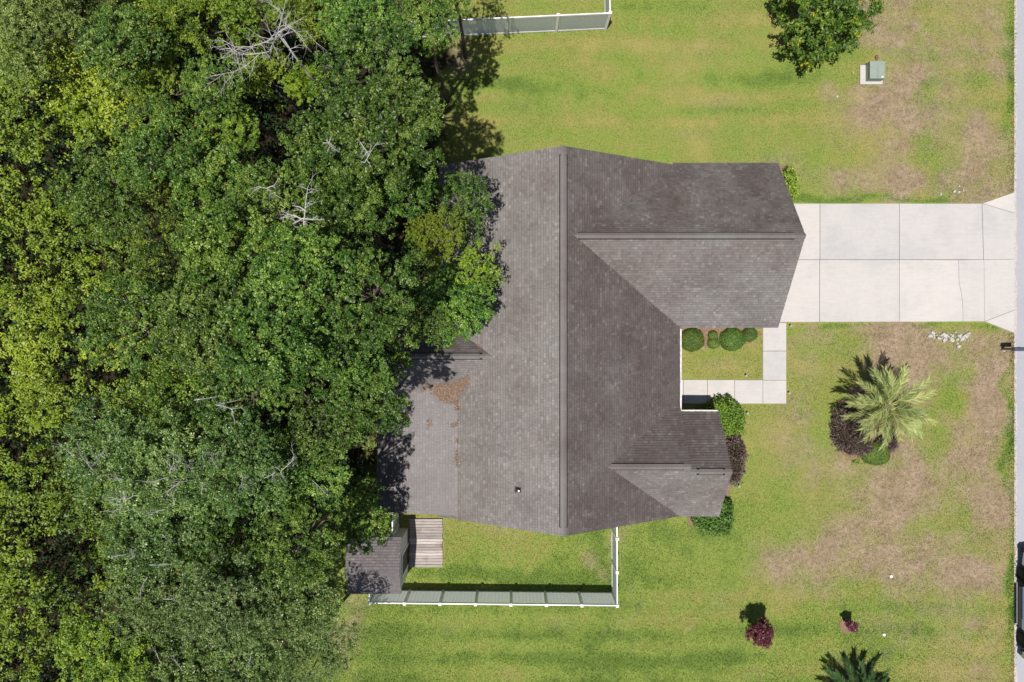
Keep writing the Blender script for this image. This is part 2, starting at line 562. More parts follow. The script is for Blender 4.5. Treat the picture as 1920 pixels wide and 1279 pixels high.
def lawn_fields(x, y):
    u = 960 + x * F / H
    v = 639.5 - y * F / H
    wu = u + (fbm(x, y, 2.2, 3) - 0.5) * 70
    wv = v + (fbm(x, y, 2.2, 11) - 0.5) * 60

    def blobs(lst):
        acc = np.zeros_like(x)
        for (cu, cv, ru, rv, w) in lst:
            d = ((wu - cu) / ru) ** 2 + ((wv - cv) / rv) ** 2
            acc = np.maximum(acc, w * 1.12 * np.exp(-0.85 * d ** 1.3))
        return acc
    big = fbm(x, y, 5.0, 21)
    mid = fbm(x, y, 1.3, 31)
    fine = fbm(x, y, 0.4, 41, 3)
    # mowing passes: slightly wavy bands running across the yard
    band = np.sin((v + (fbm(x, y * 3, 9.0, 51) - 0.5) * 30) * 2 * math.pi / 47.0)
    amp = np.where((v > 1100) | (v < 240), 0.13, 0.04)
    right = np.clip((u - 1380) / 300, 0, 1)
    lush = 0.38 - 0.13 * right + 0.20 * np.clip((v - 940) / 130, 0, 1) * np.clip((1750 - u) / 400, 0.3, 1) + band * amp + (big - 0.5) * 1.0 + (mid - 0.5) * 0.6 + blobs(LUSH) + (fine - .5) * .4
    dry = blobs(DRY) * (0.8 + 0.7 * (mid - 0.35)) + (fbm(x, y, 3.0, 61) - 0.56 + 0.20 * right) * 1.1 * (0.45 + right) + (fine - .5) * .25
    dry = dry + (fbm(x, y, 0.8, 81, 4) - 0.5) * 1.15 * np.clip(dry * 2.5, 0, 1) - blobs(LUSH) * 0.5
    # forest floor
    edge = np.interp(v, [-300, 60, 120, 260, 330, 520, 800, 960, 1100, 1180, 1279, 1700],
                     [800, 800, 850, 850, 840, 800, 720, 700, 655, 600, 560, 560])
    litter = np.clip((edge - u + (mid - 0.5) * 130 + (fine - .5) * 60) / 45.0, 0, 1)
    return np.clip(dry, 0, 1), np.clip(lush, 0, 1), litter


# one sheet to the horizon
mb = MB()
mb.quad((-600, -600, -0.03), (600, -600, -0.03), (600, 600, -0.03), (-600, 600, -0.03))
tag(mb.build('ground', M['far']), kind='structure')

gx = np.arange(-34, 27.01, 0.2)
gy = np.arange(-24, 24.01, 0.2)
GX, GY = np.meshgrid(gx, gy)
GZ = (fbm(GX, GY, 3.0, 71) - 0.5) * 0.05 - 0.025
nxv, nyv = len(gx), len(gy)
vv = np.stack([GX, GY, GZ * 0.4], -1).reshape(-1, 3)
idx = np.arange(nxv * nyv).reshape(nyv, nxv)
ff = np.stack([idx[:-1, :-1], idx[:-1, 1:], idx[1:, 1:], idx[1:, :-1]], -1).reshape(-1, 4)
me = bpy.data.meshes.new('lawn')
me.vertices.add(len(vv))
me.vertices.foreach_set('co', vv.astype(np.float32).ravel())
me.loops.add(ff.size)
me.loops.foreach_set('vertex_index', ff.astype(np.int32).ravel())
me.polygons.add(len(ff))
me.polygons.foreach_set('loop_start', np.arange(0, ff.size, 4, dtype=np.int32))
me.polygons.foreach_set('loop_total', np.full(len(ff), 4, dtype=np.int32))
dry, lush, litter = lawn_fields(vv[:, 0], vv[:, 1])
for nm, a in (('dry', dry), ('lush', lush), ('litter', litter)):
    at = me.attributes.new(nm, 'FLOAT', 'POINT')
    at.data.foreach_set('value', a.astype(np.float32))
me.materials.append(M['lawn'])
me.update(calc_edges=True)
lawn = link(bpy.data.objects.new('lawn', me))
tag(lawn, kind='structure')

# grass blades as real geometry over everything that is lawn
NOGRASS = [(1400, 379, 1902, 606), (1429, 600, 1476, 759), (1200, 710, 1476, 759), (1270, 700, 1300, 790), (764, 970, 833, 1065), (560, 980, 768, 1080),
           (830, 330, 1275, 945), (1270, 330, 1420, 612), (1250, 776, 1320, 935), (720, 660, 1000, 945)]


def grass(nblade, seed):
    r = np.random.default_rng(seed)
    x = r.uniform(-12.5, 26.88, nblade)
    y = r.uniform(-21.5, 21.5, nblade)
    u = 960 + x * F / H
    v = 639.5 - y * F / H
    keep = np.ones(nblade, bool)
    for a, b, c, d in NOGRASS:
        keep &= ~((u > a) & (u < c) & (v > b) & (v < d))
    # driveway flares
    keep &= ~((u > 1841) & (v > 381 - (u - 1841) * 0.37) & (v < 604 + (u - 1841) * 0.37))
    dry, lush, litter = lawn_fields(x, y)
    keep &= r.random(nblade) > litter * 1.5
    keep &= r.random(nblade) > dry * 0.5
    x, y, dry, lush, litter = x[keep], y[keep], dry[keep], lush[keep], litter[keep]
    n_ = len(x)
    edge = np.clip((x - 26.45) / 0.35, 0, 1)
    tall = 0.022 + 0.035 * r.random(n_) * (0.5 + lush) + 0.05 * edge
    wid = 0.012 + 0.016 * r.random(n_)
    an = r.uniform(0, 2 * np.pi, n_)
    lean = r.uniform(0.3, 1.6, n_) * tall
    la = r.uniform(0, 2 * np.pi, n_)
    a = np.stack([x - np.cos(an) * wid, y - np.sin(an) * wid, np.full(n_, -0.02)], -1)
    b = np.stack([x + np.cos(an) * wid, y + np.sin(an) * wid, np.full(n_, -0.02)], -1)
    c = np.stack([x + np.cos(la) * lean, y + np.sin(la) * lean, tall], -1)
    V = np.stack([a, b, c], 1).reshape(-1, 3)
    return np_mesh('grass', V, 3, {'dry': dry, 'lush': lush, 'litter': litter * 0.3, 'tint': r.random(n_)}, M['blade'])


tag(link(bpy.data.objects.new('grass', grass(1080000, 5))), 'short mown grass blades covering the yard', kind='stuff')

# road
mb = MB()
rx0 = P(1902, 0)[0]
mb.quad((rx0, -300, 0.012), (rx0 + 6.4, -300, 0.012), (rx0 + 6.4, 300, 0.012), (rx0, 300, 0.012))
tag(mb.build('road', M['asphalt']), kind='structure')
mb = MB()
r_ = random.Random(3)
yy = -60.0
prev = 0.12
while yy < 60:
    nw = 0.05 + 0.13 * r_.random()
    mb.quad((rx0 - 0.03, yy, 0.016), (rx0 + prev, yy, 0.016), (rx0 + nw, yy + 0.5, 0.016), (rx0 - 0.03, yy + 0.5, 0.016))
    prev = nw
    yy += 0.5
tag(mb.build('road_edge', M['verge']), kind='structure')


def outline(pts, z):
    """pixel outline -> world xy, counter-clockwise"""
    w = [P(u, v, z)[:2] for u, v in pts]
    a = sum(w[i][0] * w[(i + 1) % len(w)][1] - w[(i + 1) % len(w)][0] * w[i][1] for i in range(len(w)))
    return w if a > 0 else w[::-1]


def shrink(w, d):
    """inset a convex counter-clockwise outline by d"""
    n_ = len(w)
    out = []
    for i in range(n_):
        p0, p1, p2 = Vector(w[i - 1]), Vector(w[i]), Vector(w[(i + 1) % n_])
        a = (p1 - p0).normalized()
        b = (p2 - p1).normalized()
        na = Vector((-a.y, a.x))
        nb = Vector((-b.y, b.x))
        k = 1 + na.dot(nb)
        q = p1 + (na + nb) * (d / max(k, 0.2))
        out.append((q.x, q.y))
    return out


def slabs(name, bed, lst, z, gap):
    mb = MB()
    for b_ in bed:
        mb.prism(shrink(outline(b_, z), 0.02), -0.05, 0.012)
    root = mb.build(name, M['joint'])
    tag(root, kind='structure')
    for i, (pts, g) in enumerate(lst):
        s = MB()
        s.prism(shrink(outline(pts, z), g), -0.04, z + r_.uniform(-0.003, 0.003), r_.random(), 0.006)
        s.build('slab', M['concrete'], root)
    return root


crack = [(1797.5, 487.5), (1797.8, 508), (1798.5, 532), (1800.5, 540), (1803.0, 551), (1804.5, 568), (1805.5, 585), (1806, 603)]
slabs('driveway', [[(1400, 381.5), (1841, 381.5), (1844, 487), (1847, 603), (1400, 604.5)], [(1840, 383), (1902, 362), (1902, 622), (1846, 602)]],
      [([(1400, 381.5), (1537.5, 381.5), (1537.5, 487), (1400, 487)], .011), ([(1537.5, 381.5), (1686.5, 381.5), (1686.5, 487), (1537.5, 487)], .011),
       ([(1686.5, 381.5), (1841.5, 381.5), (1844.5, 487), (1686.5, 487)], .012), ([(1841.5, 381.5), (1902, 399.5), (1902, 486.2), (1844.5, 487)], .008),
       ([(1841.5, 381.5), (1902, 360.5), (1902, 399.5)], .008),
       ([(1400, 487), (1537.2, 487), (1536.5, 604), (1400, 604.5)], .011), ([(1537.2, 487), (1686.5, 487), (1686.5, 603.5), (1536.5, 604)], .011),
       ([(1686.5, 487)] + crack + [(1686.5, 603.5)], .006), (crack[::-1] + [(1845, 487), (1846.5, 602.8)], .006),
       ([(1845, 487), (1902, 486.2), (1902, 581.5), (1846.5, 602.8)], .006), ([(1846.5, 602.8), (1902, 581.5), (1902, 624.5)], .008)], 0.05, 0.01)
slabs('walkway', [[(1430.5, 605), (1474.5, 605), (1474.5, 757), (1430.5, 757)], [(1190, 712), (1431, 712), (1431, 757), (1190, 757)]],
      [([(1430.5, 605), (1474.5, 605), (1474.5, 658.3), (1430.5, 658.3)], .01), ([(1430.5, 658.3), (1474.5, 658.3), (1474.5, 713), (1430.5, 713)], .01),
       ([(1430.5, 713), (1474.5, 713), (1474.5, 757), (1430.5, 757)], .008), ([(1377.5, 712.5), (1430.5, 712.5), (1430.5, 757), (1377.5, 757)], .008),
       ([(1326.5, 712), (1377.5, 712), (1377.5, 757), (1326.5, 757)], .012), ([(1281.5, 712), (1326.5, 712), (1326.5, 757), (1281.5, 757)], .009),
       ([(1190, 712), (1281.5, 712), (1281.5, 757), (1190, 757)], .009)], 0.05, 0.01)


def bed(cu, cv, ru, rv, seed, name='mulch_bed'):
    r = random.Random(seed)
    mb = MB()
    pts = []
    for i in range(26):
        a = 2 * math.pi * i / 26
        k = 1 + r.uniform(-0.1, 0.1)
        pts.append(P(cu + ru * k * math.cos(a), cv - rv * k * math.sin(a), 0.0)[:2])
    mb.prism(pts, -0.05, 0.03 + 0.004 * (seed % 5), bev=0.02)
    return tag(mb.build(name, M['mulch']), kind='structure')


for i, bb in enumerate([(1345, 628, 78, 22), (1338, 845, 48, 92), (1330, 968, 42, 24), (1462, 345, 26, 38), (1610, 795, 46, 66), (1650, 820, 40, 42), (1588, 1173, 14, 15)]):
    bed(*bb, i)

# ------------------------------------------------------------------ house
house = thing('house', 'single storey house under one big grey shingle roof with front gables', 'house', (2.3, 0, 0))
hinv = Vector((-2.3, 0, 0))


def hbuild(mb, name, mat, parent=None, smooth=False):
    mb.v = [(v[0] - 2.3, v[1], v[2]) for v in mb.v]
    return mb.build(name, mat, parent or house, smooth)


def slope(P0, d, L, run, rise, e0=(0, 0), e1=None, mat='shingle', expo=0.14, name='roof_slope', seed=1, parent=None, builder=None):
    """one roof slope: sheathing board with rows of overlapping shingle tabs on it.
    P0 eave start, d horizontal up-slope direction, e = d turned right. e0/e1: start/end along e at eave and ridge"""
    builder = builder or hbuild
    if e1 is None:
        e1 = (L, L)
    P0 = Vector(P0)
    d3 = Vector((d[0], d[1], 0))
    e = Vector((d[1], -d[0], 0))
    S = math.hypot(run, rise)
    s = Vector((d[0] * run, d[1] * run, rise)) / S
    nn = e.cross(s).normalized()
    r = random.Random(seed)

    def pt(a, b, h):
        return P0 + e * a + s * b + nn * h
    deck = MB()
    c_ = [pt(e0[0], 0, -0.003), pt(e1[0], 0, -0.003), pt(e1[1], S, -0.003), pt(e0[1], S, -0.003)]
    lo = [q - nn * 0.07 for q in c_]
    deck.poly(c_)
    deck.poly(lo[::-1])
    for i in range(4):
        j = (i + 1) % 4
        deck.quad(lo[i], lo[j], c_[j], c_[i])
    dk = builder(deck, name, M['deckwood'], parent)
    sh = MB()
    ncr = int(round(S / expo))
    ex = S / ncr
    for k in range(ncr):
        b0, b1 = k * ex - (0.03 if k == 0 else 0), (k + 1) * ex
        f0, f1 = max(0, b0) / S, b1 / S
        lo0 = e0[0] + (e0[1] - e0[0]) * f0
        hi0 = e1[0] + (e1[1] - e1[0]) * f0
        lo1 = e0[0] + (e0[1] - e0[0]) * f1
        hi1 = e1[0] + (e1[1] - e1[0]) * f1
        a = 0.0 - r.random() * 0.3
        row = r.uniform(-0.06, 0.06)
        while a < L:
            w = r.choice((0.11, 0.14, 0.17, 0.20))
            x0, x1 = a + 0.002, a + w - 0.002
            a += w
            p0, p1 = max(x0, lo0), min(x1, hi0)
            q0, q1 = max(x0, lo1), min(x1, hi1)
            if p1 - p0 < 0.01 or q1 - q0 < 0.005:
                if p1 - p0 < 0.01 and q1 - q0 < 0.01:
                    continue
                if p1 < p0:
                    p0 = p1 = min(max(x0, lo0), hi0)
                if q1 < q0:
                    q0 = q1 = min(max(x0, lo1), hi1)
            th = r.choice((0.018, 0.022, 0.028))
            t = min(1, max(0.0, 0.28 + r.random() * 0.34 + row * 0.3))
            if r.random() < 0.11:
                t = 0.68 + 0.3 * r.random()
            # granule print: each tab carries a dark band under the tab above
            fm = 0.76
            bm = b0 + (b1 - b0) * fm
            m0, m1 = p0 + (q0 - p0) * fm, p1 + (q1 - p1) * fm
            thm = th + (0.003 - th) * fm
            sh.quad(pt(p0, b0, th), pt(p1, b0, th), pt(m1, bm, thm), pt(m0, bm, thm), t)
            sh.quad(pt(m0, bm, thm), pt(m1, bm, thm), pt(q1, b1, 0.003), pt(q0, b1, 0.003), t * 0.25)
            sh.quad(pt(p0, b0, 0.0), pt(p1, b0, 0.0), pt(p1, b0, th), pt(p0, b0, th), t * 0.5)
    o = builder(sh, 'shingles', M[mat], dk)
    tag(o, kind='stuff')
    return dk


ZE, PM, PG = 2.7, 0.575, 0.778
XR, ZR = 2.29, 6.15
YM = 8.68
# main roof
slope((-3.57, YM, ZR - PM * 5.86), (1, 0), 2 * YM, 5.86, PM * 5.86, seed=1)
slope((8.29, -YM, ZR - PM * 6.0), (-1, 0), 2 * YM, 6.0, PM * 6.0, seed=2, mat='shingle_dark')
# garage wing
GZR = ZE + PG * 4.05
gx0 = 2.55
slope((13.18, 8.79, ZE), (0, -1), 13.18 - gx0, 4.05, PG * 4.05, e0=(0, 0), e1=(13.18 - 8.0, 13.18 - gx0), seed=3, mat='shingle_dark_mild')
slope((gx0, 0.69, ZE), (0, 1), 13.18 - gx0, 4.05, PG * 4.05, e0=(8.0 - gx0, 0), e1=None, seed=4)
# front gable behind (taller) and in front (lower)
BY, BZ = -5.83, ZE + PG * 2.82
bx0 = 4.2
slope((8.29, BY + 2.82, ZE), (0, -1), 8.29 - bx0, 2.82, PG * 2.82, e0=(0, 0), e1=(0.35, 8.29 - bx0), seed=5, mat='shingle_dark')
slope((bx0, BY - 2.82, ZE), (0, 1), 8.29 - bx0, 2.82, PG * 2.82, e0=(8.0 - bx0, 0), e1=None, seed=6)
SY, SZ = -6.095, ZE + PG * 2.555
slope((10.26, SY + 2.555, ZE), (0, -1), 10.26 - 8.29, 2.555, PG * 2.555, seed=7, mat='shingle_dark')
slope((8.29, SY - 2.555, ZE), (0, 1), 10.26 - 8.29, 2.555, PG * 2.555, seed=8)
# rear gable and low rear porch roof
RY, RZ, RP = -0.72, 4.3, 0.8
slope((-0.80, RY + 2.0, RZ - RP * 2.0), (0, -1), 5.9, 2.0, RP * 2.0, e0=(2.6, 0), e1=(5.9, 5.9), seed=9, mat='shingle_dark')
slope((-6.7, RY - 2.0, RZ - RP * 2.0), (0, 1), 5.9, 2.0, RP * 2.0, e0=(0, 0), e1=(3.3, 5.9), seed=10)
slope((-6.69, -1.5, 2.515), (1, 0), 7.0, 4.06, 0.81, mat='shingle_pink', expo=0.15, seed=11)


def ridge(p0, p1, dA, dB, pitch, vent=(0.4, 0.4), seed=1):
    """ridge from p0 to p1: cap shingles both sides, raised over a louvred vent between the vent margins"""
    p0, p1 = Vector(p0), Vector(p1)
    L = (p1 - p0).length
    ax = (p1 - p0) / L
    r = random.Random(seed)
    sA = Vector((dA[0], dA[1], -pitch)).normalized()
    sB = Vector((dB[0], dB[1], -pitch)).normalized()
    w = 0.165
    cap = MB()
    a = 0.0
    while a < L - 0.01:
        b = min(L, a + 0.14)
        up = 0.05 if vent and vent[0] <= a and b <= L - vent[1] else 0.014
        z0 = Vector((0, 0, up + 0.009))
        z1 = Vector((0, 0, up))
        t = 0.52 + 0.25 * r.random()
        q0, q1 = p0 + ax * (a - 0.002), p0 + ax * b
        cap.quad(q0 + z0, q1 + z1, q1 + sA * w + z1, q0 + sA * w + z0, t)
        cap.quad(q1 + z1, q0 + z0, q0 + sB * w + z0, q1 + sB * w + z1, t)
        for sd in (sA, sB):
            cap.quad(q0 + sd * w + z0, q1 + sd * w + z1, q1 + sd * w - Vector((0, 0, 0.004)), q0 + sd * w - Vector((0, 0, 0.004)), t * 0.4)
        a = b
    co = hbuild(cap, 'ridge_cap', M['shingle'])
    if vent:
        sl = MB()
        a0, a1 = p0 + ax * vent[0], p0 + ax * (L - vent[1])
        nA = Vector((-ax.y, ax.x, 0))
        for sd in (sA, sB):
            up = Vector((0, 0, 0.026))
            sl.quad(a0 + sd * (w - 0.05) + up, a1 + sd * (w - 0.05) + up, a1 + sd * (w + 0.048) + up, a0 + sd * (w + 0.048) + up)
            sl.quad(a0 + sd * (w + 0.048) + up, a1 + sd * (w + 0.048) + up, a1 + sd * (w + 0.048), a0 + sd * (w + 0.048))
        hbuild(sl, 'ridge_vent', M['black'], co)
    return co


ridge((XR, -YM, ZR + .012), (XR, YM, ZR + .012), (-1, 0), (1, 0), PM, (0.38, 0.38), 1)
ridge((XR + 0.45, 4.74, GZR + .012), (13.2, 4.74, GZR + .012), (0, 1), (0, -1), PG, (0.25, 0.5), 2)
ridge((4.45, BY, BZ + .012), (8.30, BY, BZ + .012), (0, 1), (0, -1), PG, (0.12, 0.32), 3)
ridge((8.30, SY, SZ + .012), (10.28, SY, SZ + .012), (0, 1), (0, -1), PG, (0.32, 0.34), 4)
ridge((-6.7, RY, RZ + .012), (-0.95, RY, RZ + .012), (0, 1), (0, -1), RP, (0.3, 0.45), 5)

# walls
mb = MB()


def gable_block(mb, x0, x1, y0, y1, axis, zr, z=2.62):
    if axis == 'y':
        xm = (x0 + x1) / 2
        pr = [(x0, 0), (x1, 0), (x1, z), (xm, zr), (x0, z)]
        A = [(p[0], y0, p[1]) for p in pr]
        B = [(p[0], y1, p[1]) for p in pr]
    else:
        ym = (y0 + y1) / 2
        pr = [(y0, 0), (y1, 0), (y1, z), (ym, zr), (y0, z)]
        A = [(x1, p[0], p[1]) for p in pr]
        B = [(x0, p[0], p[1]) for p in pr]
    mb.poly(A)
    mb.poly(B[::-1])
    for i in range(5):
        j = (i + 1) % 5
        mb.quad(A[j], A[i], B[i], B[j])


gable_block(mb, -3.1, 7.85, -8.3, 8.3, 'y', 5.9)
hbuild(mb, 'wall', M['siding'])
mb = MB()
gable_block(mb, 7.86, 12.72, 1.1, 8.38, 'x', 5.55)
hbuild(mb, 'wall', M['siding'])
mb = MB()
gable_block(mb, 7.86, 9.85, -8.24, -3.98, 'x', 4.35)
hbuild(mb, 'wall', M['siding'])
mb = MB()
mb.box(-6.25, -3.11, -8.1, -2.0, 0, 2.42)
mb.box(-6.25, -3.11, -1.98, 0.6, 0, 2.62)
hbuild(mb, 'wall', M['siding'])
mb = MB()                                   # gable step between the two front gables
mb.poly([(8.285, BY - 2.75, ZE - 0.1), (8.285, BY + 2.75, ZE - 0.1), (8.285, BY, BZ - 0.08)])
hbuild(mb, 'gable_trim', M['soffit'])


def edge_board(p0, p1, drop=0.19, out=0.02, name='fascia', mat='white', side=(0, 0)):
    p0, p1 = Vector(p0), Vector(p1)
    sd = Vector((side[0], side[1], 0)) * out
    mb = MB()
    dz = Vector((0, 0, drop))
    dn = Vector((0, 0, 0.05))
    a, b = p0 - dn, p1 - dn
    mb.quad(a, b, b - dz, a - dz)
    mb.quad(b - sd, a - sd, a - sd - dz, b - sd - dz)
    mb.quad(a - sd, b - sd, b, a)
    mb.quad(a - dz, b - dz, b - sd - dz, a - sd - dz)
    hbuild(mb, name, M[mat])


# rakes and eaves
for y, s in ((YM - 0.01, 1), (-YM + 0.01, -1)):
    edge_board((XR, y, ZR - .04), (8.25, y, ZR - .04 - PM * 5.96), side=(0, s))
    edge_board((-3.52, y, ZR - .04 - PM * 5.81), (XR, y, ZR - .04), side=(0, s))
for y0 in (0.72, 8.76):
    edge_board((13.15, y0, ZE - .04), (13.15, 4.74, GZR - .04), side=(1, 0))
for y0 in (SY - 2.52, SY + 2.52):
    edge_board((10.23, y0, ZE - .04), (10.23, SY, SZ - .04), side=(1, 0))
edge_board((8.3, 8.76, ZE - .01), (13.15, 8.76, ZE - .01), side=(0, 1))
edge_board((8.3, 0.72, ZE - .01), (13.15, 0.72, ZE - .01), side=(0, -1))
edge_board((8.3, SY - 2.52, ZE - .01), (10.23, SY - 2.52, ZE - .01), side=(0, -1))
edge_board((-6.66, -8.45, 2.50), (-6.66, -1.5, 2.50), side=(-1, 0))
edge_board((-3.54, 1.2, 2.76), (-3.54, 8.6, 2.76), side=(-1, 0))


def gutter(p0, p1, out):
    """open K-style gutter: back, bottom, front lip"""
    p0, p1 = Vector(p0), Vector(p1)
    o = Vector((out[0], out[1], 0))
    mb = MB()
    prof = [(0.0, 0.0), (0.0, -0.11), (0.075, -0.11), (0.115, -0.04), (0.115, 0.0), (0.10, 0.0), (0.098, -0.035), (0.06, -0.095), (0.012, -0.095), (0.012, 0.0)]
    n_ = len(prof)
    seg = max(2, int((p1 - p0).length / 0.6))
    rr = random.Random(9)
    rings = []
    for i in range(seg + 1):
        q = p0.lerp(p1, i / seg)
        rings.append([q + o * (a + rr.uniform(-.006, .006)) + Vector((0, 0, b)) for a, b in prof])
    for i in range(seg):
        for j in range(n_):
            k = (j + 1) % n_
            mb.quad(rings[i][j], rings[i + 1][j], rings[i + 1][k], rings[i][k])
    mb.poly(rings[0])
    mb.poly(rings[-1][::-1])
    hbuild(mb, 'gutter', M['gutter'])


gutter((8.295, -3.42, ZE - .03), (8.295, 0.6, ZE - .03), (1, 0))
gutter((8.40, SY + 2.565, ZE - .03), (10.22, SY + 2.565, ZE - .03), (0, 1))
mb = MB()
for k in range(4):
    mb.box(12.73, 12.78, 2.3, 7.2, 0.06 + k * 0.55, 0.06 + k * 0.55 + 0.54, 0.008)
hbuild(mb, 'garage_door', M['white'])
mb = MB()
mb.box(7.86, 7.91, -2.6, -1.65, 0.12, 2.2, 0.01)
hbuild(mb, 'front_door', M['door'])


def main_z(x):
    return ZR - PM * abs(x - XR)


def vent_pipe(u, v, xg):
    z = main_z(xg)
    p = P(u, v, z)
    z = main_z(p[0])
    x, y = P(u, v, z)[:2]
    mb = MB()
    for t0 in (0,):
        mb.quad((x - .19, y - .14, main_z(x - .19) + .022), (x + .10, y - .14, main_z(x + .10) + .022), (x + .10, y + .14, main_z(x + .10) + .022), (x - .19, y + .14, main_z(x - .19) + .022))
    mb.lathe([(0.13, z - .02), (0.10, z + .05), (0.062, z + 0.13)], 14, x, y)
    b = hbuild(mb, 'pipe_flashing', M['steel'])
    mb = MB()
    mb.lathe([(0.045, z - .05), (0.045, z + 0.30), (0.034, z + 0.30), (0.034, z + 0.22)], 14, x, y)
    hbuild(mb, 'vent_pipe', M['white'], b)


vent_pipe(972.5, 918.5, 0.3)
vent_pipe(921.5, 575.5, -1.0)

# ------------------------------------------------------------------ fences
def fence(pts, label, npan, name='fence', h=1.83, group=None, gate=False):
    """vinyl privacy fence along pts (world xy); npan panels per leg"""
    root = thing(name, label, 'gate' if gate else 'fence', (pts[0][0], pts[0][1], 0))
    o = Vector((pts[0][0], pts[0][1], 0))
    posts = []
    for k in range(len(pts) - 1):
        a, b = Vector((*pts[k], 0)) - o, Vector((*pts[k + 1], 0)) - o
        dr = (b - a).normalized()
        sd = Vector((-dr.y, dr.x, 0))
        for i in range(npan[k]):
            p, q = a.lerp(b, i / npan[k]), a.lerp(b, (i + 1) / npan[k])
            if not posts or all((p - z).length > 0.2 for z in posts):
                posts.append(p)
            posts_q = q
            if all((q - z).length > 0.2 for z in posts):
                posts.append(q)
            p2, q2 = p + dr * 0.063, q - dr * 0.063
            pan = MB()
            # tongue-and-groove boards as shallow ribs in one panel
            L = (q2 - p2).length
            nb = max(4, int(L / 0.17))
            for j in range(nb):
                s0 = p2 + dr * (L * j / nb + 0.003)
                s1 = p2 + dr * (L * (j + 1) / nb - 0.003)
                c4 = [s0 - sd * 0.012, s1 - sd * 0.012, s1 + sd * 0.012, s0 + sd * 0.012]
                pan.prism([(c.x, c.y) for c in c4], 0.12, h - 0.11)
            po = pan.build('panel', M['panel'], root)
            for z0, z1 in ((0.03, 0.16), (h - 0.15, h - 0.01)):
                rl = MB()
                c4 = [p2 - sd * 0.025, q2 - sd * 0.025, q2 + sd * 0.025, p2 + sd * 0.025]
                rl.prism([(c.x, c.y) for c in c4], z0, z1, bev=0.006)
                rl.build('rail', M['white'], po)
    for p in posts:
        mb = MB()
        mb.box(p.x - .0625, p.x + .0625, p.y - .0625, p.y + .0625, -0.2, h + 0.03)
        po = mb.build('post', M['white'], root)
        cp = MB()
        w = 0.075
        cp.box(p.x - w, p.x + w, p.y - w, p.y + w, h + 0.032, h + 0.06)
        t = len(cp.v)
        cp.v += [(p.x - w, p.y - w, h + .061), (p.x + w, p.y - w, h + .061), (p.x + w, p.y + w, h + .061), (p.x - w, p.y + w, h + .061), (p.x, p.y, h + 0.10)]
        for a_, b_ in ((0, 1), (1, 2), (2, 3), (3, 0)):
            cp.f.append((t + a_, t + b_, t + 4))
            cp.t.append(0.5)
        cp.build('cap', M['white'], po)
    return root


zt = 1.83
q = lambda u, v: P(u, v, zt)[:2]
pR = q(1144, 24)
fence([q(658, 46), pR, (pR[0] - 0.12, pR[1] + 9.6)], 'white vinyl fence at the upper lot line running out from under the trees', [5, 4])
fence([(-7.24, -12.3), q(692, 1131), q(1157.5, 1136), (5.33, -8.35)], 'white vinyl fence closing the small back yard below the house', [1, 7, 3])
fence([(-6.08, -9.86), (-6.08, -8.2)], 'short white fence gate between the house and the shed', [1], 'fence_gate', gate=True)

# ------------------------------------------------------------------ shed and boards
shed = thing('shed', 'small shed with grey shingle roof and pale walls at the yard corner', 'shed', (-6.8, -11.2, 0))


def sbuild(mb, name, mat, parent=None, smooth=False):
    mb.v = [(v[0] + 6.8, v[1] + 11.2, v[2]) for v in mb.v]
    return mb.build(name, mat, parent or shed, smooth)


mb = MB()
gable_block(mb, -8.05, -5.56, -12.42, -9.98, 'x', 2.98, 2.42)
sbuild(mb, 'wall', M['shedwall'])
slope((-5.52, -9.82, 2.44), (0, -1), 2.65, 1.38, 0.66, seed=21, parent=shed, builder=sbuild, mat='shingle_shed')
slope((-8.17, -12.58, 2.44), (0, 1), 2.65, 1.38, 0.66, seed=22, parent=shed, builder=sbuild, mat='shingle_shed')
for y0, ys in ((-9.83, 1), (-12.57, -1)):
    mb = MB()
    mb.poly([(-5.515, y0, 2.30), (-5.515, y0, 2.42), (-5.515, -11.2, 3.08), (-5.515, -11.2, 2.94)])
    mb.poly([(-5.53, y0, 2.30), (-5.53, -11.2, 2.94), (-5.53, -11.2, 3.08), (-5.53, y0, 2.42)])
    sbuild(mb, 'rake_board', M['white'])
mb = MB()
mb.box(-5.558, -5.53, -11.86, -10.86, 0.14, 2.02, 0.005)
dr = sbuild(mb, 'door', M['door'])
mb = MB()
mb.lathe([(0.03, 1.0), (0.03, 1.06)], 8, -5.50, -10.98)
sbuild(mb, 'handle', M['chrome'], dr)
mb = MB()
for a, b in ((-10.85, -10.76), (-11.96, -11.87)):
    mb.box(-5.556, -5.515, a, b, 0.1, 2.11)
mb.box(-5.556, -5.512, -11.96, -10.76, 2.112, 2.2)
sbuild(mb, 'door_frame', M['white'])

deck = thing('wood_platform', 'low weathered board platform in front of the shed door', 'deck', (-4.6, -10.8, 0))
y = -12.06
nb = 17
for k in range(nb):
    mb = MB()
    w = 2.58 / nb
    x0, x1 = -5.46 + r_.uniform(-.02, .02), -3.70 + r_.uniform(-.035, .02)
    z1 = 0.11 + r_.uniform(-.006, .008)
    mb.box(x0 + 4.6, x1 + 4.6, y + w * k + 0.009 + 10.8, y + w * (k + 1) - 0.009 + 10.8, z1 - 0.04, z1, 0.004, r_.random())
    mb.build('board', M['board'], deck)
for xx in (-5.2, -4.55, -3.9):
    mb = MB()
    mb.box(xx + 4.6, xx + 4.65, -12.0 + 10.8, -9.55 + 10.8, 0, 0.06)
    mb.build('joist', M['board'], deck)

# ------------------------------------------------------------------ leaves
def rand_dirs(r, n_):
    z = r.uniform(-1, 1, n_)
    a = r.uniform(0, 2 * np.pi, n_)
    s = np.sqrt(1 - z * z)
    return np.stack([s * np.cos(a), s * np.sin(a), z], -1)


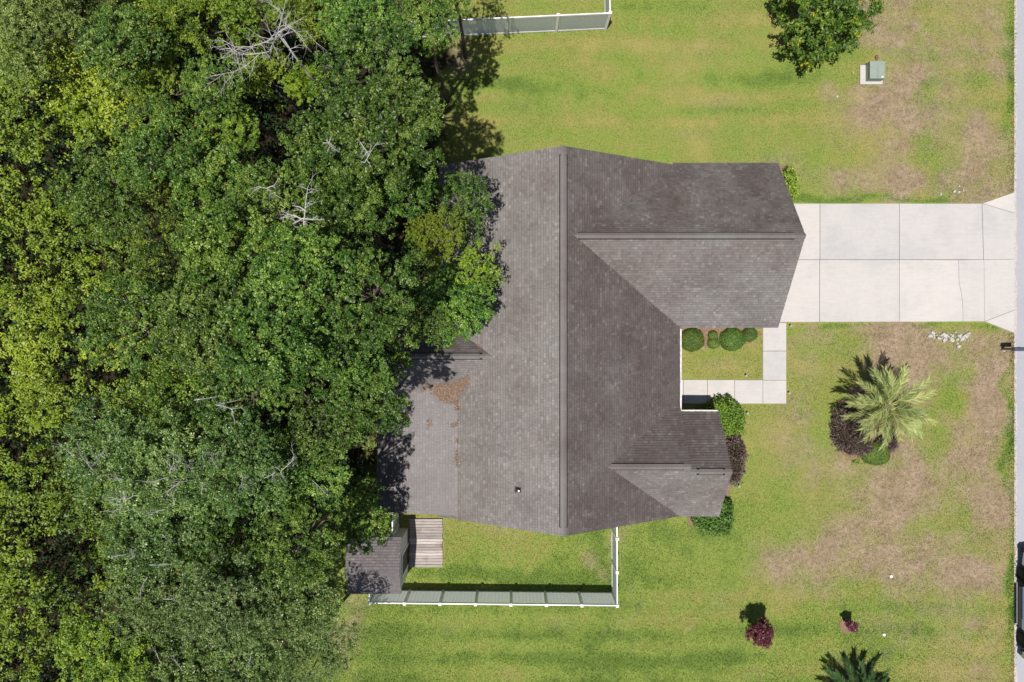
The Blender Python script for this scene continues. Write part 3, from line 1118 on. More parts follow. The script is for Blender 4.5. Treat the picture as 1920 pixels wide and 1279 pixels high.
def leaves(r, pos, nrm, length, width, jitter=0.8):
    """diamond leaves at pos; nrm preferred normals"""
    n_ = len(pos)
    nn = nrm + rand_dirs(r, n_) * jitter
    nn /= np.linalg.norm(nn, axis=1, keepdims=True) + 1e-9
    t = np.cross(nn, rand_dirs(r, n_))
    t /= np.linalg.norm(t, axis=1, keepdims=True) + 1e-9
    b = np.cross(nn, t)
    L = (length * r.uniform(0.7, 1.25, n_))[:, None] * 0.5
    W = (width * r.uniform(0.7, 1.25, n_))[:, None] * 0.5
    return np.stack([pos - t * L, pos + b * W - t * L * 0.1, pos + t * L, pos - b * W - t * L * 0.1], 1).reshape(-1, 3)


def crown_mesh(name, seed, R, hz, ncl, ntuft, nleaf, ll, lw, mat, flat=0.62, clr=(0.36, 0.68), hole=0.08):
    """crown centred on its own origin: clumps on a dome -> twig tufts -> leaves. returns mesh and clump centres"""
    r = np.random.default_rng(seed)
    # clump centres over a lumpy dome
    ang = np.arange(ncl) * 2.39996 + r.uniform(0, 6)
    rr = np.sqrt((np.arange(ncl) + 0.5) / ncl) * R * r.uniform(0.88, 1.06, ncl)
    lob = 1 + 0.13 * np.sin(3 * ang + r.uniform(0, 6)) + 0.08 * np.sin(5 * ang + r.uniform(0, 6))
    rr = rr * lob
    cx, cy = rr * np.cos(ang), rr * np.sin(ang)
    cz = hz * (1 - (rr / (R * 1.2)) ** 2) + r.uniform(-0.8, 0.5, ncl) * hz * 0.75
    keep = r.random(ncl) > hole
    C = np.stack([cx, cy, cz], -1)[keep]
    lowC = C[r.random(len(C)) < 0.4] * np.array([0.95, 0.95, 1]) - np.array([0, 0, hz * 0.95])
    Call = np.concatenate([C, lowC])
    nC = len(Call)
    cr = r.uniform(clr[0], clr[1], nC)
    ctint = r.uniform(-0.22, 0.22, nC)
    # tufts in clumps
    ti = np.repeat(np.arange(nC), ntuft)
    td = rand_dirs(r, len(ti))
    td[:, 2] = np.abs(td[:, 2]) * 1.1 - 0.25
    tr = (r.random(len(ti)) ** 0.45)[:, None] * cr[ti][:, None]
    tp = Call[ti] + td * tr * np.array([1.0, 1.0, flat])
    tn = td * 0.5 + np.array([0, 0, 0.75])
    # leaves in tufts
    li = np.repeat(np.arange(len(ti)), nleaf)
    ld = rand_dirs(r, len(li))
    sp = ll * 1.15
    lp = tp[li] + ld * (r.random(len(li)) ** 0.5)[:, None] * sp * np.array([1, 1, 0.6])
    V = leaves(r, lp, tn[li] * 0.75 + ld * 0.5, ll, lw, 0.85)
    tint = np.clip(0.46 + ctint[ti][li] + r.normal(0, 0.17, len(ti))[li] + r.normal(0, 0.19, len(li)), 0, 1)
    me = np_mesh(name, V, 4, {'tint': tint}, mat)
    return me, C


def trunk_mesh(seed, r0):
    r = random.Random(seed)
    mb = MB()
    pts = [(0, 0, -0.1)] + [(r.uniform(-.02, .02) * i, r.uniform(-.02, .02) * i, i / 6) for i in range(1, 7)]
    mb.tube(pts, [r0 * (1.25 if i == 0 else 1 - 0.08 * i) for i in range(7)], 8)
    return mb.mesh('trunk', M['bark'], True)


def limb_mesh(seed, C, hz, r0, frac=0.45, mat='bark'):
    r = random.Random(seed)
    mb = MB()
    for c in C:
        if r.random() > frac:
            continue
        c = Vector(c)
        a = Vector((0, 0, -hz * r.uniform(1.0, 1.6)))
        mid = a.lerp(c, 0.5) + Vector((r.uniform(-.2, .2), r.uniform(-.2, .2), -0.25))
        mb.tube([a, mid, c - Vector((0, 0, 0.1))], [r0 * 0.55, r0 * 0.33, r0 * 0.12], 5, cap=False)
    return mb.mesh('branch', M[mat], True)


R0, HZ0 = 2.4, 1.15
VAR = {}


def variants(kind, mat, count, seed, **kw):
    out = []
    a = dict(ncl=44, ntuft=19, nleaf=17, ll=0.115, lw=0.062)
    a.update(kw)
    for i in range(count):
        if count > 1:
            a['ll'], a['lw'] = [kw.get(q_, d_) * (0.82 + 0.36 * i / (count - 1)) for q_, d_ in (('ll', 0.115), ('lw', 0.062))]
        me, C = crown_mesh('crown', seed + i, R0, HZ0, mat=M[mat], **a)
        out.append((me, trunk_mesh(seed + i, 0.17), limb_mesh(seed + i, C, HZ0, 0.17)))
    VAR[kind] = out


variants('oak', 'leaf_oak', 4, 100)
variants('olive', 'leaf_olive', 2, 200, ll=0.12, lw=0.065)
variants('bright', 'leaf_bright', 2, 300, ncl=42, hole=0.1)
variants('grey', 'leaf_grey', 3, 400, ll=0.11, lw=0.05, ncl=60, nleaf=16, hole=0.08)
variants('pale', 'leaf_pale', 2, 500, ll=0.12, lw=0.045, ncl=60, clr=(0.5, 0.9))
variants('yard', 'leaf_yard', 1, 600, ll=0.15, lw=0.09, ncl=64, ntuft=15, nleaf=14, clr=(0.32, 0.55), hole=0.05)

tree_n = [0]


def tree(kind, u, v, rpx, zc, label, sparse=None, bare=None, group='trees of the wood beside the house', name='broadleaf_tree', lean=(0, 0)):
    i = tree_n[0]
    if label.startswith('thin crowned tree at the bottom edge beside'):
        lean = (-1.6, -1.6)
    tree_n[0] += 1
    me, tm, lm = VAR[kind][i % len(VAR[kind])]
    rr = random.Random(1000 + i)
    zc += rr.uniform(-2.1, 1.3)
    x, y, _ = P(u, v, zc)
    s = rpx * 0.86 * (H - zc) / F / R0
    bx, by = x + lean[0], y + lean[1]
    root = thing(name, label, 'tree', (bx, by, 0), 0, group)
    rz = rr.uniform(0, 6.28)
    tr = link(bpy.data.objects.new('trunk', tm), root)
    tr.location = (0, 0, 0)
    tr.scale = (s, s, zc - HZ0 * s * 0.9)
    if lean != (0, 0):
        d = Vector((-lean[0], -lean[1], zc - HZ0 * s))
        tr.rotation_euler = d.to_track_quat('Z', 'Y').to_euler()
    cr = link(bpy.data.objects.new('crown', me), root)
    cr.location = (x - bx, y - by, zc)
    cr.rotation_euler = (0, 0, rz)
    sz = s * rr.uniform(0.85, 1.15)
    cr.scale = (s, s, sz)
    br = link(bpy.data.objects.new('branch', lm), cr)
    if bare:
        rb = random.Random(i * 7 + 3)
        for k in range(bare):
            bm_ = MB()
            a = rb.uniform(0, 6.28)
            d = rb.uniform(0.2, 0.75) * R0
            b = Vector((math.cos(a) * d, math.sin(a) * d, HZ0 * (1.2 - (d / R0) ** 2 * 0.7) + 0.12))
            branchlet(bm_, b, Vector((rb.uniform(-1, 1), rb.uniform(-1, 1), rb.uniform(0, .45))).normalized(), rb.uniform(0.6, 1.3), 0.021, 2, rb)
            bm_.build('bare_branch', M['greywood'], cr, True)
    return root


def branchlet(mb, p, d, L, r0, depth, rb, bend=0.35):
    n_ = 4
    pts, rad = [p.copy()], [r0]
    q = p.copy()
    dd = d.copy()
    for k in range(n_):
        dd = (dd + Vector((rb.uniform(-bend, bend), rb.uniform(-bend, bend), rb.uniform(-bend, bend) * 0.6))).normalized()
        q = q + dd * (L / n_)
        pts.append(q.copy())
        rad.append(r0 * (1 - 0.75 * (k + 1) / n_))
        if depth > 0 and k < n_ - 1:
            for _ in range(rb.choice((1, 1, 2))):
                sd = (dd + Vector((rb.uniform(-1, 1), rb.uniform(-1, 1), rb.uniform(-.5, .6))) * 0.95).normalized()
                branchlet(mb, q, sd, L * rb.uniform(0.35, 0.6), rad[-1] * 0.7, depth - 1, rb, bend)
    mb.tube(pts, rad, 4 if r0 < 0.03 else 6, cap=False)


TREES = [
    # kind, u, v, r, height of crown, label
    ('pale', 40, 40, 125, 8.0, 'pale willowy green tree in the top left corner of the wood'),
    ('pale', 150, 20, 80, 7.0, 'pale feathery tree second from the top left corner'),
    ('oak', 225, 80, 88, 10.5, 'bluish green tree right of the two pale feathery corner trees'),
    ('olive', 350, 30, 90, 9.0, 'olive green tree at the top edge left of the big dead tree'),
    ('olive', 455, 20, 70, 9.5, 'yellowish tree with drooping tips at the top edge above the dead tree'),
    ('olive', 580, 20, 80, 9.0, 'olive tree at the top edge right of the big dead tree'),
    ('oak', 675, 35, 85, 10.5, 'green tree at the top edge left of the fence end'),
    ('oak', 795, 34, 76, 8.5, 'dark tree hanging over the hidden end of the upper white fence'),
    ('oak', 850, -35, 75, 8.0, 'dark tree beyond the upper fence cut by the top edge'),
    ('oak', 694, 150, 122, 12.0, 'tall round oak below the end of the upper white fence'),
    ('oak', 735, 245, 120, 12.0, 'tall oak at the wood edge above the rear corner of the roof'),
    ('bright', 575, 158, 42, 7.5, 'small lime green tree beside the dark gap right of the dead tree'),
    ('olive', 500, 140, 62, 7.5, 'small yellowish tree under the big dead tree'),
    ('oak', 405, 165, 72, 8.5, 'dark tree under the left limb of the big dead tree'),
    ('olive', 300, 165, 85, 8.5, 'olive tree left of the big dead tree limbs'),
    ('olive', 180, 190, 85, 7.5, 'yellow olive tree below the bluish green tree'),
    ('oak', 300, 275, 95, 10.0, 'mid green tree left of the small yellowish trees by the dark gap'),
    ('olive', 432, 235, 62, 9.0, 'yellow green tree on the left rim of the dark gap'),
    ('oak', 625, 300, 105, 12.0, 'oak below the dark gap with pale twigs on top'),
    ('oak', 400, 345, 98, 11.0, 'oak left of the small bleached snag with spread twigs'),
    ('oak', 200, 365, 100, 10.0, 'dull green oak at the inner side of the left thicket'),
    ('oak', 510, 385, 92, 11.5, 'oak with the white snag standing at its right side'),
    ('oak', 650, 410, 98, 12.0, 'oak right of the bright white snag'),
    ('oak', 745, 345, 80, 10.0, 'oak over the hidden rear corner of the roof'),
    ('bright', 815, 440, 66, 8.0, 'bright yellow green tree beside the roof among dark oaks'),
    ('oak', 862, 385, 74, 8.5, 'dark tree hanging over the roof above the bright tree'),
    ('olive', 890, 508, 62, 8.5, 'brownish tinged tree reaching farthest over the roof'),
    ('oak', 855, 575, 80, 8.5, 'dark oak over the roof beside the upper vent pipe'),
    ('oak', 770, 520, 75, 9.0, 'oak left of the brownish tree that overhangs the roof'),
    ('oak', 690, 555, 112, 12.5, 'big oak in the middle of the wood edge beside the house'),
    ('oak', 560, 505, 105, 12.0, 'oak below the white snag'),
    ('oak', 430, 480, 105, 12.0, 'big dark oak in the centre of the upper wood'),
    ('oak', 300, 480, 100, 11.0, 'dark oak above the small forked grey snag'),
    ('oak', 250, 610, 105, 11.0, 'dark oak on the inner border of the yellow thicket strip'),
    ('oak', 380, 610, 108, 12.0, 'dark glossy oak right of the small forked grey snag'),
    ('oak', 510, 630, 108, 12.5, 'dark glossy oak in the heart of the wood'),
    ('oak', 630, 670, 105, 12.0, 'dark glossy oak left of the rear roof gable'),
    ('oak', 712, 655, 84, 10.0, 'oak over the end of the rear roof gable'),
    ('oak', 812, 600, 58, 8.5, 'small oak over the roof just above the rear gable ridge'),
    ('oak', 686, 752, 88, 10.5, 'oak over the upper corner of the low porch roof'),
    ('oak', 590, 775, 105, 12.0, 'oak left of the porch roof with pale broken limbs'),
    ('oak', 460, 745, 108, 12.0, 'oak above the bare branched grey trees'),
    ('oak', 330, 735, 105, 11.5, 'oak at the right border of the yellow thicket below the wood centre'),
    ('grey', 215, 850, 112, 10.5, 'grey green tree with thin bare twigs beside the yellow thicket', 3),
    ('grey', 325, 880, 110, 11.5, 'grey green tree with the most bare pale branches', 9),
    ('grey', 450, 880, 108, 11.5, 'grey green tree with an arched bare branch', 5),
    ('oak', 575, 890, 98, 11.0, 'oak left of the dark gap beside the porch roof', 3),
    ('grey', 300, 990, 112, 11.5, 'grey green tree below the one with the most bare branches', 5),
    ('oak', 425, 1000, 98, 10.5, 'fresh green tree in the lower wood right of the grey trees'),
    ('oak', 560, 1015, 98, 10.0, 'dark green tree left of the shed'),
    ('oak', 668, 968, 78, 6.5, 'low dark tree hanging over the porch corner and shed'),
    ('grey', 300, 1110, 112, 11.0, 'fine leaved grey tree in the lower wood', 2),
    ('grey', 420, 1125, 105, 10.0, 'speckled grey green tree left of the lawn corner'),
    ('grey', 545, 1120, 100, 9.5, 'sparse tree whose twigs reach over the lower lawn edge'),
    ('grey', 600, 1215, 78, 8.5, 'thin crowned tree at the bottom edge beside the lawn'),
    ('grey', 470, 1235, 92, 9.0, 'thin crowned tree at the bottom edge with lit ground showing through', 1),
    ('grey', 330, 1235, 100, 9.0, 'pale speckled tree at the bottom edge left of the thin trees', 2),
    ('olive', 205, 1215, 95, 8.0, 'yellow green tree at the bottom edge by the lower thicket'),
]
for t in TREES:
    tree(*t[:6], bare=(t[6] if len(t) > 6 else None))

# yard tree at the top
yt = tree('yard', 1548, 18, 104, 3.4, 'round leafy yard tree with some yellow leaves near the utility box', group=None, name='yard_tree')

# yellow-green thicket filling the left of the wood and the undergrowth below the trees
def thicket(seed, n_, ubox, zbase, zamp, name, mat, label, ll, ntuft=9, nleaf=13, thin=0.0, cr=(0.45, 0.95)):
    r = np.random.default_rng(seed)
    X = r.uniform(ubox[0], ubox[1], n_)
    Y = r.uniform(ubox[2], ubox[3], n_)
    hN = fbm(X, Y, 3.4, seed + 5, 3)
    big = fbm(X, Y, 6.0, seed + 9, 2)
    Z = zbase + (hN - 0.42) * zamp
    # keep clear of the house yard
    d_, l_, lit = lawn_fields(X, Y)
    keep = (lit > 0.6) & (r.random(n_) > thin) & (Z > 0.3)
    X, Y, Z, big = X[keep], Y[keep], Z[keep], big[keep]
    m = len(X)
    C = np.stack([X, Y, Z], -1)
    rad = r.uniform(cr[0], cr[1], m)
    ti = np.repeat(np.arange(m), ntuft)
    td = rand_dirs(r, len(ti))
    td[:, 2] = np.abs(td[:, 2]) - 0.3
    tp = C[ti] + td * ((r.random(len(ti)) ** 0.5) * rad[ti])[:, None]
    li = np.repeat(np.arange(len(ti)), nleaf)
    ld = rand_dirs(r, len(li))
    lp = tp[li] + ld * r.random(len(li))[:, None] * ll * 1.5
    V = leaves(r, lp, np.array([0, 0, 0.8]) + ld * 0.5 + td[ti * 0 + np.arange(len(ti))][li] * 0.4, ll, ll * 0.5, 0.7)
    tint = np.clip(0.45 + (big[ti][li] - 0.5) * 1.3 + r.normal(0, 0.12, m)[ti][li] + r.normal(0, 0.12, len(li)), 0, 1)
    o = link(bpy.data.objects.new(name, np_mesh(name, V, 4, {'tint': tint}, mat)))
    return tag(o, label, kind='stuff')


thicket(31, 2500, (-36, -14.5, -24, 24), 5.2, 7.5, 'thicket', M['leaf_olive'], 'yellow green vine covered thicket along the left of the wood', 0.135)
thicket(32, 420, (-34, -16.0, -24, 24), 6.0, 7.5, 'vine_cover', M['leaf_bright'], 'lime green vines sprawling over the thicket', 0.13, thin=0.15)
thicket(33, 4300, (-36, -4.5, -24, 24), 1.8, 3.0, 'undergrowth', M['leaf_under_shaded'], 'undergrowth with shade painted into its leaves on the floor of the wood', 0.17, ntuft=5, nleaf=8)

# ------------------------------------------------------------------ dead trees
def dead_tree(label, limbs, r0, seed, mat='deadwood', twig=2, base=None, tlen=0.8):
    """limbs: pixel polylines (u, v, z) following the bare limbs in the picture"""
    rb = random.Random(seed)
    W = [[Vector(P(*p)) for p in l] for l in limbs]
    b = base or (W[0][0].x, W[0][0].y)
    root = thing('dead_tree', label, 'dead tree', (b[0], b[1], 0))
    o = Vector((b[0], b[1], 0))
    tm = MB()
    j = W[0][0] - o
    tm.tube([(0, 0, -0.1), (j.x * .4, j.y * .4, j.z * 0.5), tuple(j)], [r0 * 1.3, r0 * 0.9, r0 * 0.45], 8)
    tm.build('trunk', M[mat], root, True)
    for l in W:
        mb = MB()
        n_ = len(l)
        pts = [p - o for p in l]
        rad = [r0 * (1 - 0.8 * i / (n_ - 1)) for i in range(n_)]
        mb.tube(pts, [q_ * 0.45 for q_ in rad], 6, cap=False)
        for i in range(n_ - 1):
            sg = pts[i + 1] - pts[i]
            for _ in range(max(1, int(sg.length / 0.17))):
                p = pts[i] + sg * rb.random()
                d = (sg.normalized() * 0.7 + Vector((rb.uniform(-1, 1), rb.uniform(-1, 1), rb.uniform(-.2, .5)))).normalized()
                branchlet(mb, p, d, tlen * rb.uniform(0.45, 1.1), rad[i] * 0.2 + 0.0055, twig - 1, rb, 0.4)
        mb.build('limb', M[mat], root, True)
    return root


dead_tree('large bleached dead tree with long curved bare limbs near the top of the wood',
          [[(520, 62, 11.5), (516, 72, 11.7), (505, 97, 12.0), (488, 100, 12.1), (462, 123, 12.0), (438, 135, 11.8), (402, 141, 11.5)],
           [(516, 72, 11.7), (500, 78, 12.2), (470, 88, 12.3), (440, 88, 12.2), (410, 70, 12.0)],
           [(520, 62, 11.5), (533, 75, 11.9), (548, 98, 11.7), (560, 95, 11.5)],
           [(520, 62, 11.5), (540, 50, 11.9), (556, 60, 11.8), (574, 58, 11.6)],
           [(520, 62, 11.5), (530, 30, 11.5), (523, 12, 11.2)],
           [(488, 100, 12.1), (468, 102, 12.3), (440, 101, 12.2), (425, 82, 12.1)]], 0.062, 5, tlen=0.95)
dead_tree('bright white snag with spiky side twigs in the middle of the wood',
          [[(548, 421, 12.4), (560, 414, 13.1), (571, 408, 13.3), (573, 380, 13.4), (577, 352, 13.3), (581, 343, 13.1)],
           [(571, 410, 13.3), (588, 412, 13.2), (607, 412, 13.1)],
           [(566, 411, 13.2), (555, 405, 13.3), (540, 402, 13.2), (525, 411, 13.0)],
           [(573, 395, 13.4), (562, 388, 13.5), (548, 385, 13.4)],
           [(570, 410, 13.3), (570, 425, 13.3), (569, 440, 13.0)]], 0.075, 8, tlen=0.55)
dead_tree('small snag with fanned bleached twigs left of the bright white snag',
          [[(512, 362, 12.5), (500, 353, 13.0), (485, 350, 13.0), (470, 354, 12.9)], [(500, 353, 13.0), (515, 347, 13.1), (520, 338, 13.0)]], 0.045, 12, tlen=0.4)
dead_tree('small forked grey snag in the left middle of the wood',
          [[(252, 562, 12.0), (238, 565, 12.5), (225, 562, 12.5), (216, 560, 12.4)], [(238, 565, 12.5), (228, 570, 12.5)]], 0.035, 14, tlen=0.35)
dead_tree('snag with two crooked pale limbs above the rear roof corner',
          [[(672, 262, 12.8), (692, 290, 13.4), (705, 270, 13.4), (716, 258, 13.2)], [(692, 290, 13.4), (684, 305, 13.4), (676, 302, 13.2)]], 0.045, 16, tlen=0.4)
dead_tree('little bare snag with parallel pale limbs below the dark gap',
          [[(612, 262, 12.8), (622, 275, 13.3), (634, 285, 13.2)], [(606, 268, 13.0), (618, 268, 13.3), (630, 278, 13.2)]], 0.04, 18, tlen=0.4)
dead_tree('tilted pale snag reaching out of the grey trees left of the porch',
          [[(520, 905, 12.0), (510, 890, 12.7), (495, 897, 12.9), (480, 905, 12.8), (462, 915, 12.6)], [(520, 905, 12.0), (528, 882, 12.6), (545, 868, 12.6), (553, 850, 12.4)]], 0.045, 20, tlen=0.45)
dead_tree('crooked broken snag with stubby limbs in the lower left middle of the wood',
          [[(405, 759, 13.0), (420, 762, 13.4), (435, 767, 13.4), (452, 764, 13.3)], [(435, 767, 13.4), (437, 780, 13.3), (441, 790, 13.2)], [(365, 750, 13.1), (380, 748, 13.3), (398, 746, 13.2)]], 0.045, 22, tlen=0.3)
dead_tree('grey snag with upswept twin limbs among the grey green trees',
          [[(310, 898, 12.6), (318, 885, 13.2), (326, 868, 13.3), (325, 852, 13.2)], [(310, 898, 12.6), (324, 888, 13.2), (334, 868, 13.2)], [(310, 898, 12.6), (296, 890, 13.0), (288, 878, 13.1)], [(310, 898, 12.6), (322, 900, 13.0), (335, 899, 13.0)]], 0.04, 24, tlen=0.35)
dead_tree('spidery bare snag at the left end of the grey green trees',
          [[(225, 935, 12.2), (235, 938, 12.6), (250, 930, 12.7), (272, 925, 12.6)], [(235, 938, 12.6), (232, 922, 12.7), (228, 915, 12.6)], [(235, 938, 12.6), (215, 934, 12.6), (195, 931, 12.5)], [(235, 938, 12.6), (225, 955, 12.6), (205, 960, 12.4)]], 0.035, 26, tlen=0.4)

# ------------------------------------------------------------------ shrubs
def shrub(name, label, blobs, mat, n_, ll, lw, seed, group=None, cat='shrub', jit=0.6, up=0.4, rough_=0.12, spike=False):
    """blobs: (u, v, ru, rv, top height) in photograph pixels"""
    r = np.random.default_rng(seed)
    cu, cv, ru, rv, h = blobs[0]
    bx, by, _ = P(cu, cv, h * 0.55)
    root = thing(name, label, cat, (bx, by, 0), 0, group)
    Vs, Ts = [], []
    core = MB()
    for (cu, cv, ru, rv, h) in blobs:
        cx, cy, _ = P(cu, cv, h * 0.55)
        k = (H - h * 0.6) / F
        a, b = ru * k, rv * k
        m = int(n_ * (a * b) ** 0.5)
        m = int(n_ * a * b)
        d = rand_dirs(r, m)
        d[:, 2] = np.abs(d[:, 2]) * 1.05 - 0.05
        lump = 1 + rough_ * (fbm(d[:, 0] * 3 + 10, d[:, 1] * 3 + d[:, 2] * 2, 0.8, seed, 4) - 0.5) * 2
        rr = lump * (1 - (0.16 if rough_ < 0.2 else 0.34) * r.random(m) ** 1.5)
        sq = np.maximum(np.abs(d[:, 2]), 0.0) ** 0.75
        pos = np.stack([cx - bx + d[:, 0] * a * rr, cy - by + d[:, 1] * b * rr, 0.06 + sq * h * 0.94 * rr], -1)
        if spike:
            d2 = d * np.array([1, 1, 1.0]) + rand_dirs(r, m) * 0.7
            Vs.append(spikes(r, pos, d2, ll, lw))
        else:
            Vs.append(leaves(r, pos, d + np.array([0, 0, up]), ll, lw, jit))
        big = fbm(pos[:, 0] * 4 + 3, pos[:, 1] * 4, 1.0, seed + 3, 3)
        Ts.append(np.clip(0.5 + (big - 0.5) * 0.7 + r.normal(0, 0.18, m), 0, 1))
        # woody core
        pr = [(0.08, 0.0), (0.55, 0.12), (0.82, 0.40), (0.74, 0.62), (0.45, 0.80), (0.12, 0.86)]
        kk = len(core.v)
        core.lathe([(p, q_ * h) for p, q_ in pr], 12, 0, 0)
        for i in range(kk, len(core.v)):
            vx, vy, vz = core.v[i]
            kc = 0.9 if rough_ < 0.2 else 0.78
            core.v[i] = (cx - bx + vx * a * kc, cy - by + vy * b * kc, vz * (1 if rough_ < 0.2 else 0.85))
    fo = link(bpy.data.objects.new('foliage', np_mesh('foliage', np.concatenate(Vs), 4, {'tint': np.concatenate(Ts)}, M[mat])), root)
    if cat != 'weeds':
        core.build('stems', M['bark'] if mat == 'leaf_purple' else M['stemgreen'], root, True)
    return root


def spikes(r, pos, d, ll, lw):
    d = d / (np.linalg.norm(d, axis=1, keepdims=True) + 1e-9)
    t = np.cross(d, rand_dirs(r, len(pos)))
    t /= np.linalg.norm(t, axis=1, keepdims=True) + 1e-9
    L = (ll * r.uniform(0.6, 1.3, len(pos)))[:, None]
    W = lw * 0.5
    return np.stack([pos - t * W * .6, pos + d * L * 0.55 - t * W, pos + d * L, pos + d * L * 0.55 + t * W], 1).reshape(-1, 3)


M['stemgreen'] = simple_mat('inner_green', (0.025, 0.042, 0.010), 0.8, 0.2, var=0.4, scale=12)
g_ = 'clipped shrubs in the bed below the garage'
shrub('round_shrub', 'large round clipped shrub in the house corner below the garage', [(1300, 637, 23.5, 23, 0.85)], 'leaf_round', 14000, 0.065, 0.035, 51, g_)
shrub('round_shrub', 'small two lobed shrub between the two big round ones', [(1339, 643, 11.5, 11.5, 0.55), (1338, 629, 9.5, 9, 0.5)], 'leaf_round', 16000, 0.06, 0.035, 52, g_)
shrub('round_shrub', 'big round clipped shrub third along the garage with a yellowish top', [(1376.5, 636, 24, 22, 0.85)], 'leaf_round', 14000, 0.065, 0.035, 53, g_)
shrub('round_shrub', 'smaller round shrub at the walkway end of the bed', [(1408, 627, 14, 14.5, 0.7)], 'leaf_round', 14000, 0.065, 0.035, 54, g_)
shrub('bush', 'bright green leafy bush at the corner of the walkway and front gable', [(1364, 781, 32, 36, 1.45), (1350, 768, 20, 22, 1.3), (1378, 792, 20, 24, 1.2)], 'leaf_hedge', 4300, 0.13, 0.07, 55, rough_=0.55, jit=0.95)
shrub('bush', 'dark purple bush in front of the gable peak', [(1380, 850, 18, 30, 1.0), (1376, 876, 19, 30, 1.0)], 'leaf_purple', 6500, 0.16, 0.05, 56, spike=True, rough_=0.5)
shrub('bush', 'green bush wrapping the lower corner of the front gable', [(1352, 962, 30, 34, 1.3), (1330, 976, 30, 26, 1.2), (1350, 982, 26, 24, 1.0), (1310, 968, 16, 12, 0.8)], 'leaf_dark', 4500, 0.13, 0.07, 57, rough_=0.6, jit=0.95)
shrub('bush', 'yellow green bush beside the upper corner of the garage', [(1478, 338, 20, 26, 1.3), (1484, 355, 14, 22, 1.1)], 'leaf_hedge', 4300, 0.13, 0.07, 58, rough_=0.55, jit=0.95)
shrub('bush', 'dark purple bush filling the left of the palm bed', [(1602, 800, 33, 42, 1.0), (1595, 818, 26, 32, 0.9), (1613, 826, 24, 27, 0.9)], 'leaf_purple', 6500, 0.15, 0.05, 59, spike=True, rough_=0.4)
shrub('bush', 'small purple bush right under the palm crown', [(1668, 824, 18, 22, 0.8)], 'leaf_purple', 6500, 0.14, 0.05, 60, spike=True, rough_=0.2)
shrub('round_shrub', 'dense round green shrub at the bottom of the palm bed', [(1645, 852, 27, 23, 0.75)], 'leaf_round', 14000, 0.065, 0.035, 61)

shrub('weed_tuft', 'straw coloured weed tuft on the bare ground below the palm bed', [(1663, 906, 15, 13, 0.14)], 'leaf_palm_old', 500, 0.14, 0.02, 62, cat='weeds', spike=True, rough_=0.6)
shrub('weed_tuft', 'straw coloured weed tuft inside the largest dry patch', [(1655, 988, 13, 15, 0.12)], 'leaf_palm_old', 450, 0.14, 0.02, 63, cat='weeds', spike=True, rough_=0.6)
shrub('weed_tuft', 'small green weed tuft beside the palm bed shrub', [(1605, 866, 8, 6, 0.16)], 'leaf_hedge', 1600, 0.10, 0.04, 64, cat='weeds', rough_=0.6)

# maroon ornamental trees
def ornamental(label, cu, cv, rpx, zc, seed, ncl, name='ornamental_tree'):
    x, y, _ = P(cu, cv, zc)
    R = rpx * (H - zc) / F
    root = thing(name, label, 'small tree', (x, y, 0))
    me, C = crown_mesh('crown', seed, R * 0.86, R * 0.6, ncl, 13, 11, 0.09, 0.05, M['leaf_maroon'], clr=(R * 0.2, R * 0.33), hole=0.0)
    cr = link(bpy.data.objects.new('crown', me), root)
    cr.location = (0, 0, zc)
    br = link(bpy.data.objects.new('branch', limb_mesh(seed, C, R * 0.55, 0.05, 0.9)), cr)
    tm = MB()
    tm.tube([(0, 0, -0.05), (0.02, 0.01, zc * 0.5), (0, 0, zc - R * 0.4)], [0.045, 0.035, 0.03], 7)
    tm.build('trunk', M['bark'], root, True)


ornamental('maroon leaved small tree with a round shadow on the lower lawn', 1425, 1187, 25, 1.55, 71, 34)
ornamental('tiny red sapling in a bare mulch circle', 1597, 1173, 10.5, 0.85, 72, 9)

# ------------------------------------------------------------------ palms
def frond_mesh(r, L, pitch, droop, nl, leaf_len, mat, vshape=0.5, wid=0.03, fwd=0.55):
    """feather frond along +x, rising at pitch then drooping; leaflets both sides"""
    pts = []
    x, z, a = 0.0, 0.0, pitch
    n_ = 14
    for i in range(n_ + 1):
        pts.append(Vector((x, r.uniform(-.01, .01), z)))
        a -= droop / n_ * (0.5 + i / n_)
        x += math.cos(a) * L / n_
        z += math.sin(a) * L / n_
    mb = MB()
    mb.tube(pts, [0.026 * (1 - 0.85 * i / n_) for i in range(n_ + 1)], 5, t=0.9, cap=False)
    for k in range(nl):
        f = 0.16 + 0.84 * k / (nl - 1)
        i = min(n_ - 1, int(f * n_))
        p = pts[i].lerp(pts[i + 1], f * n_ - i)
        dr_ = (pts[i + 1] - pts[i]).normalized()
        ll_ = leaf_len * (math.sin(min(1, 0.25 + f * 0.9) * math.pi * 0.86) * 0.75 + 0.25) * r.uniform(0.85, 1.1)
        for sd in (-1, 1):
            fw = fwd + 0.6 * f + r.uniform(-.12, .12)
            d = (dr_ * fw + Vector((0, sd * 1.0, 0)) + Vector((-dr_.z, 0, dr_.x)) * (vshape + r.uniform(-.2, .2))).normalized()
            up = d.cross(dr_).normalized()
            w = d.cross(Vector((r.uniform(-.6, .6), r.uniform(-.6, .6), 1))).normalized() * wid * 0.5
            dn = Vector((0, 0, -1)) * ll_ * r.uniform(0.08, 0.28)
            m_ = p + d * ll_ * 0.5
            e_ = p + d * ll_ + dn
            t = r.uniform(0.15, 1.0)
            mb.quad(p - w * .7, m_ - w, m_ + w, p + w * .7, t)
            mb.poly([m_ - w, e_, m_ + w], t)
    return mb.mesh('frond', M[mat])


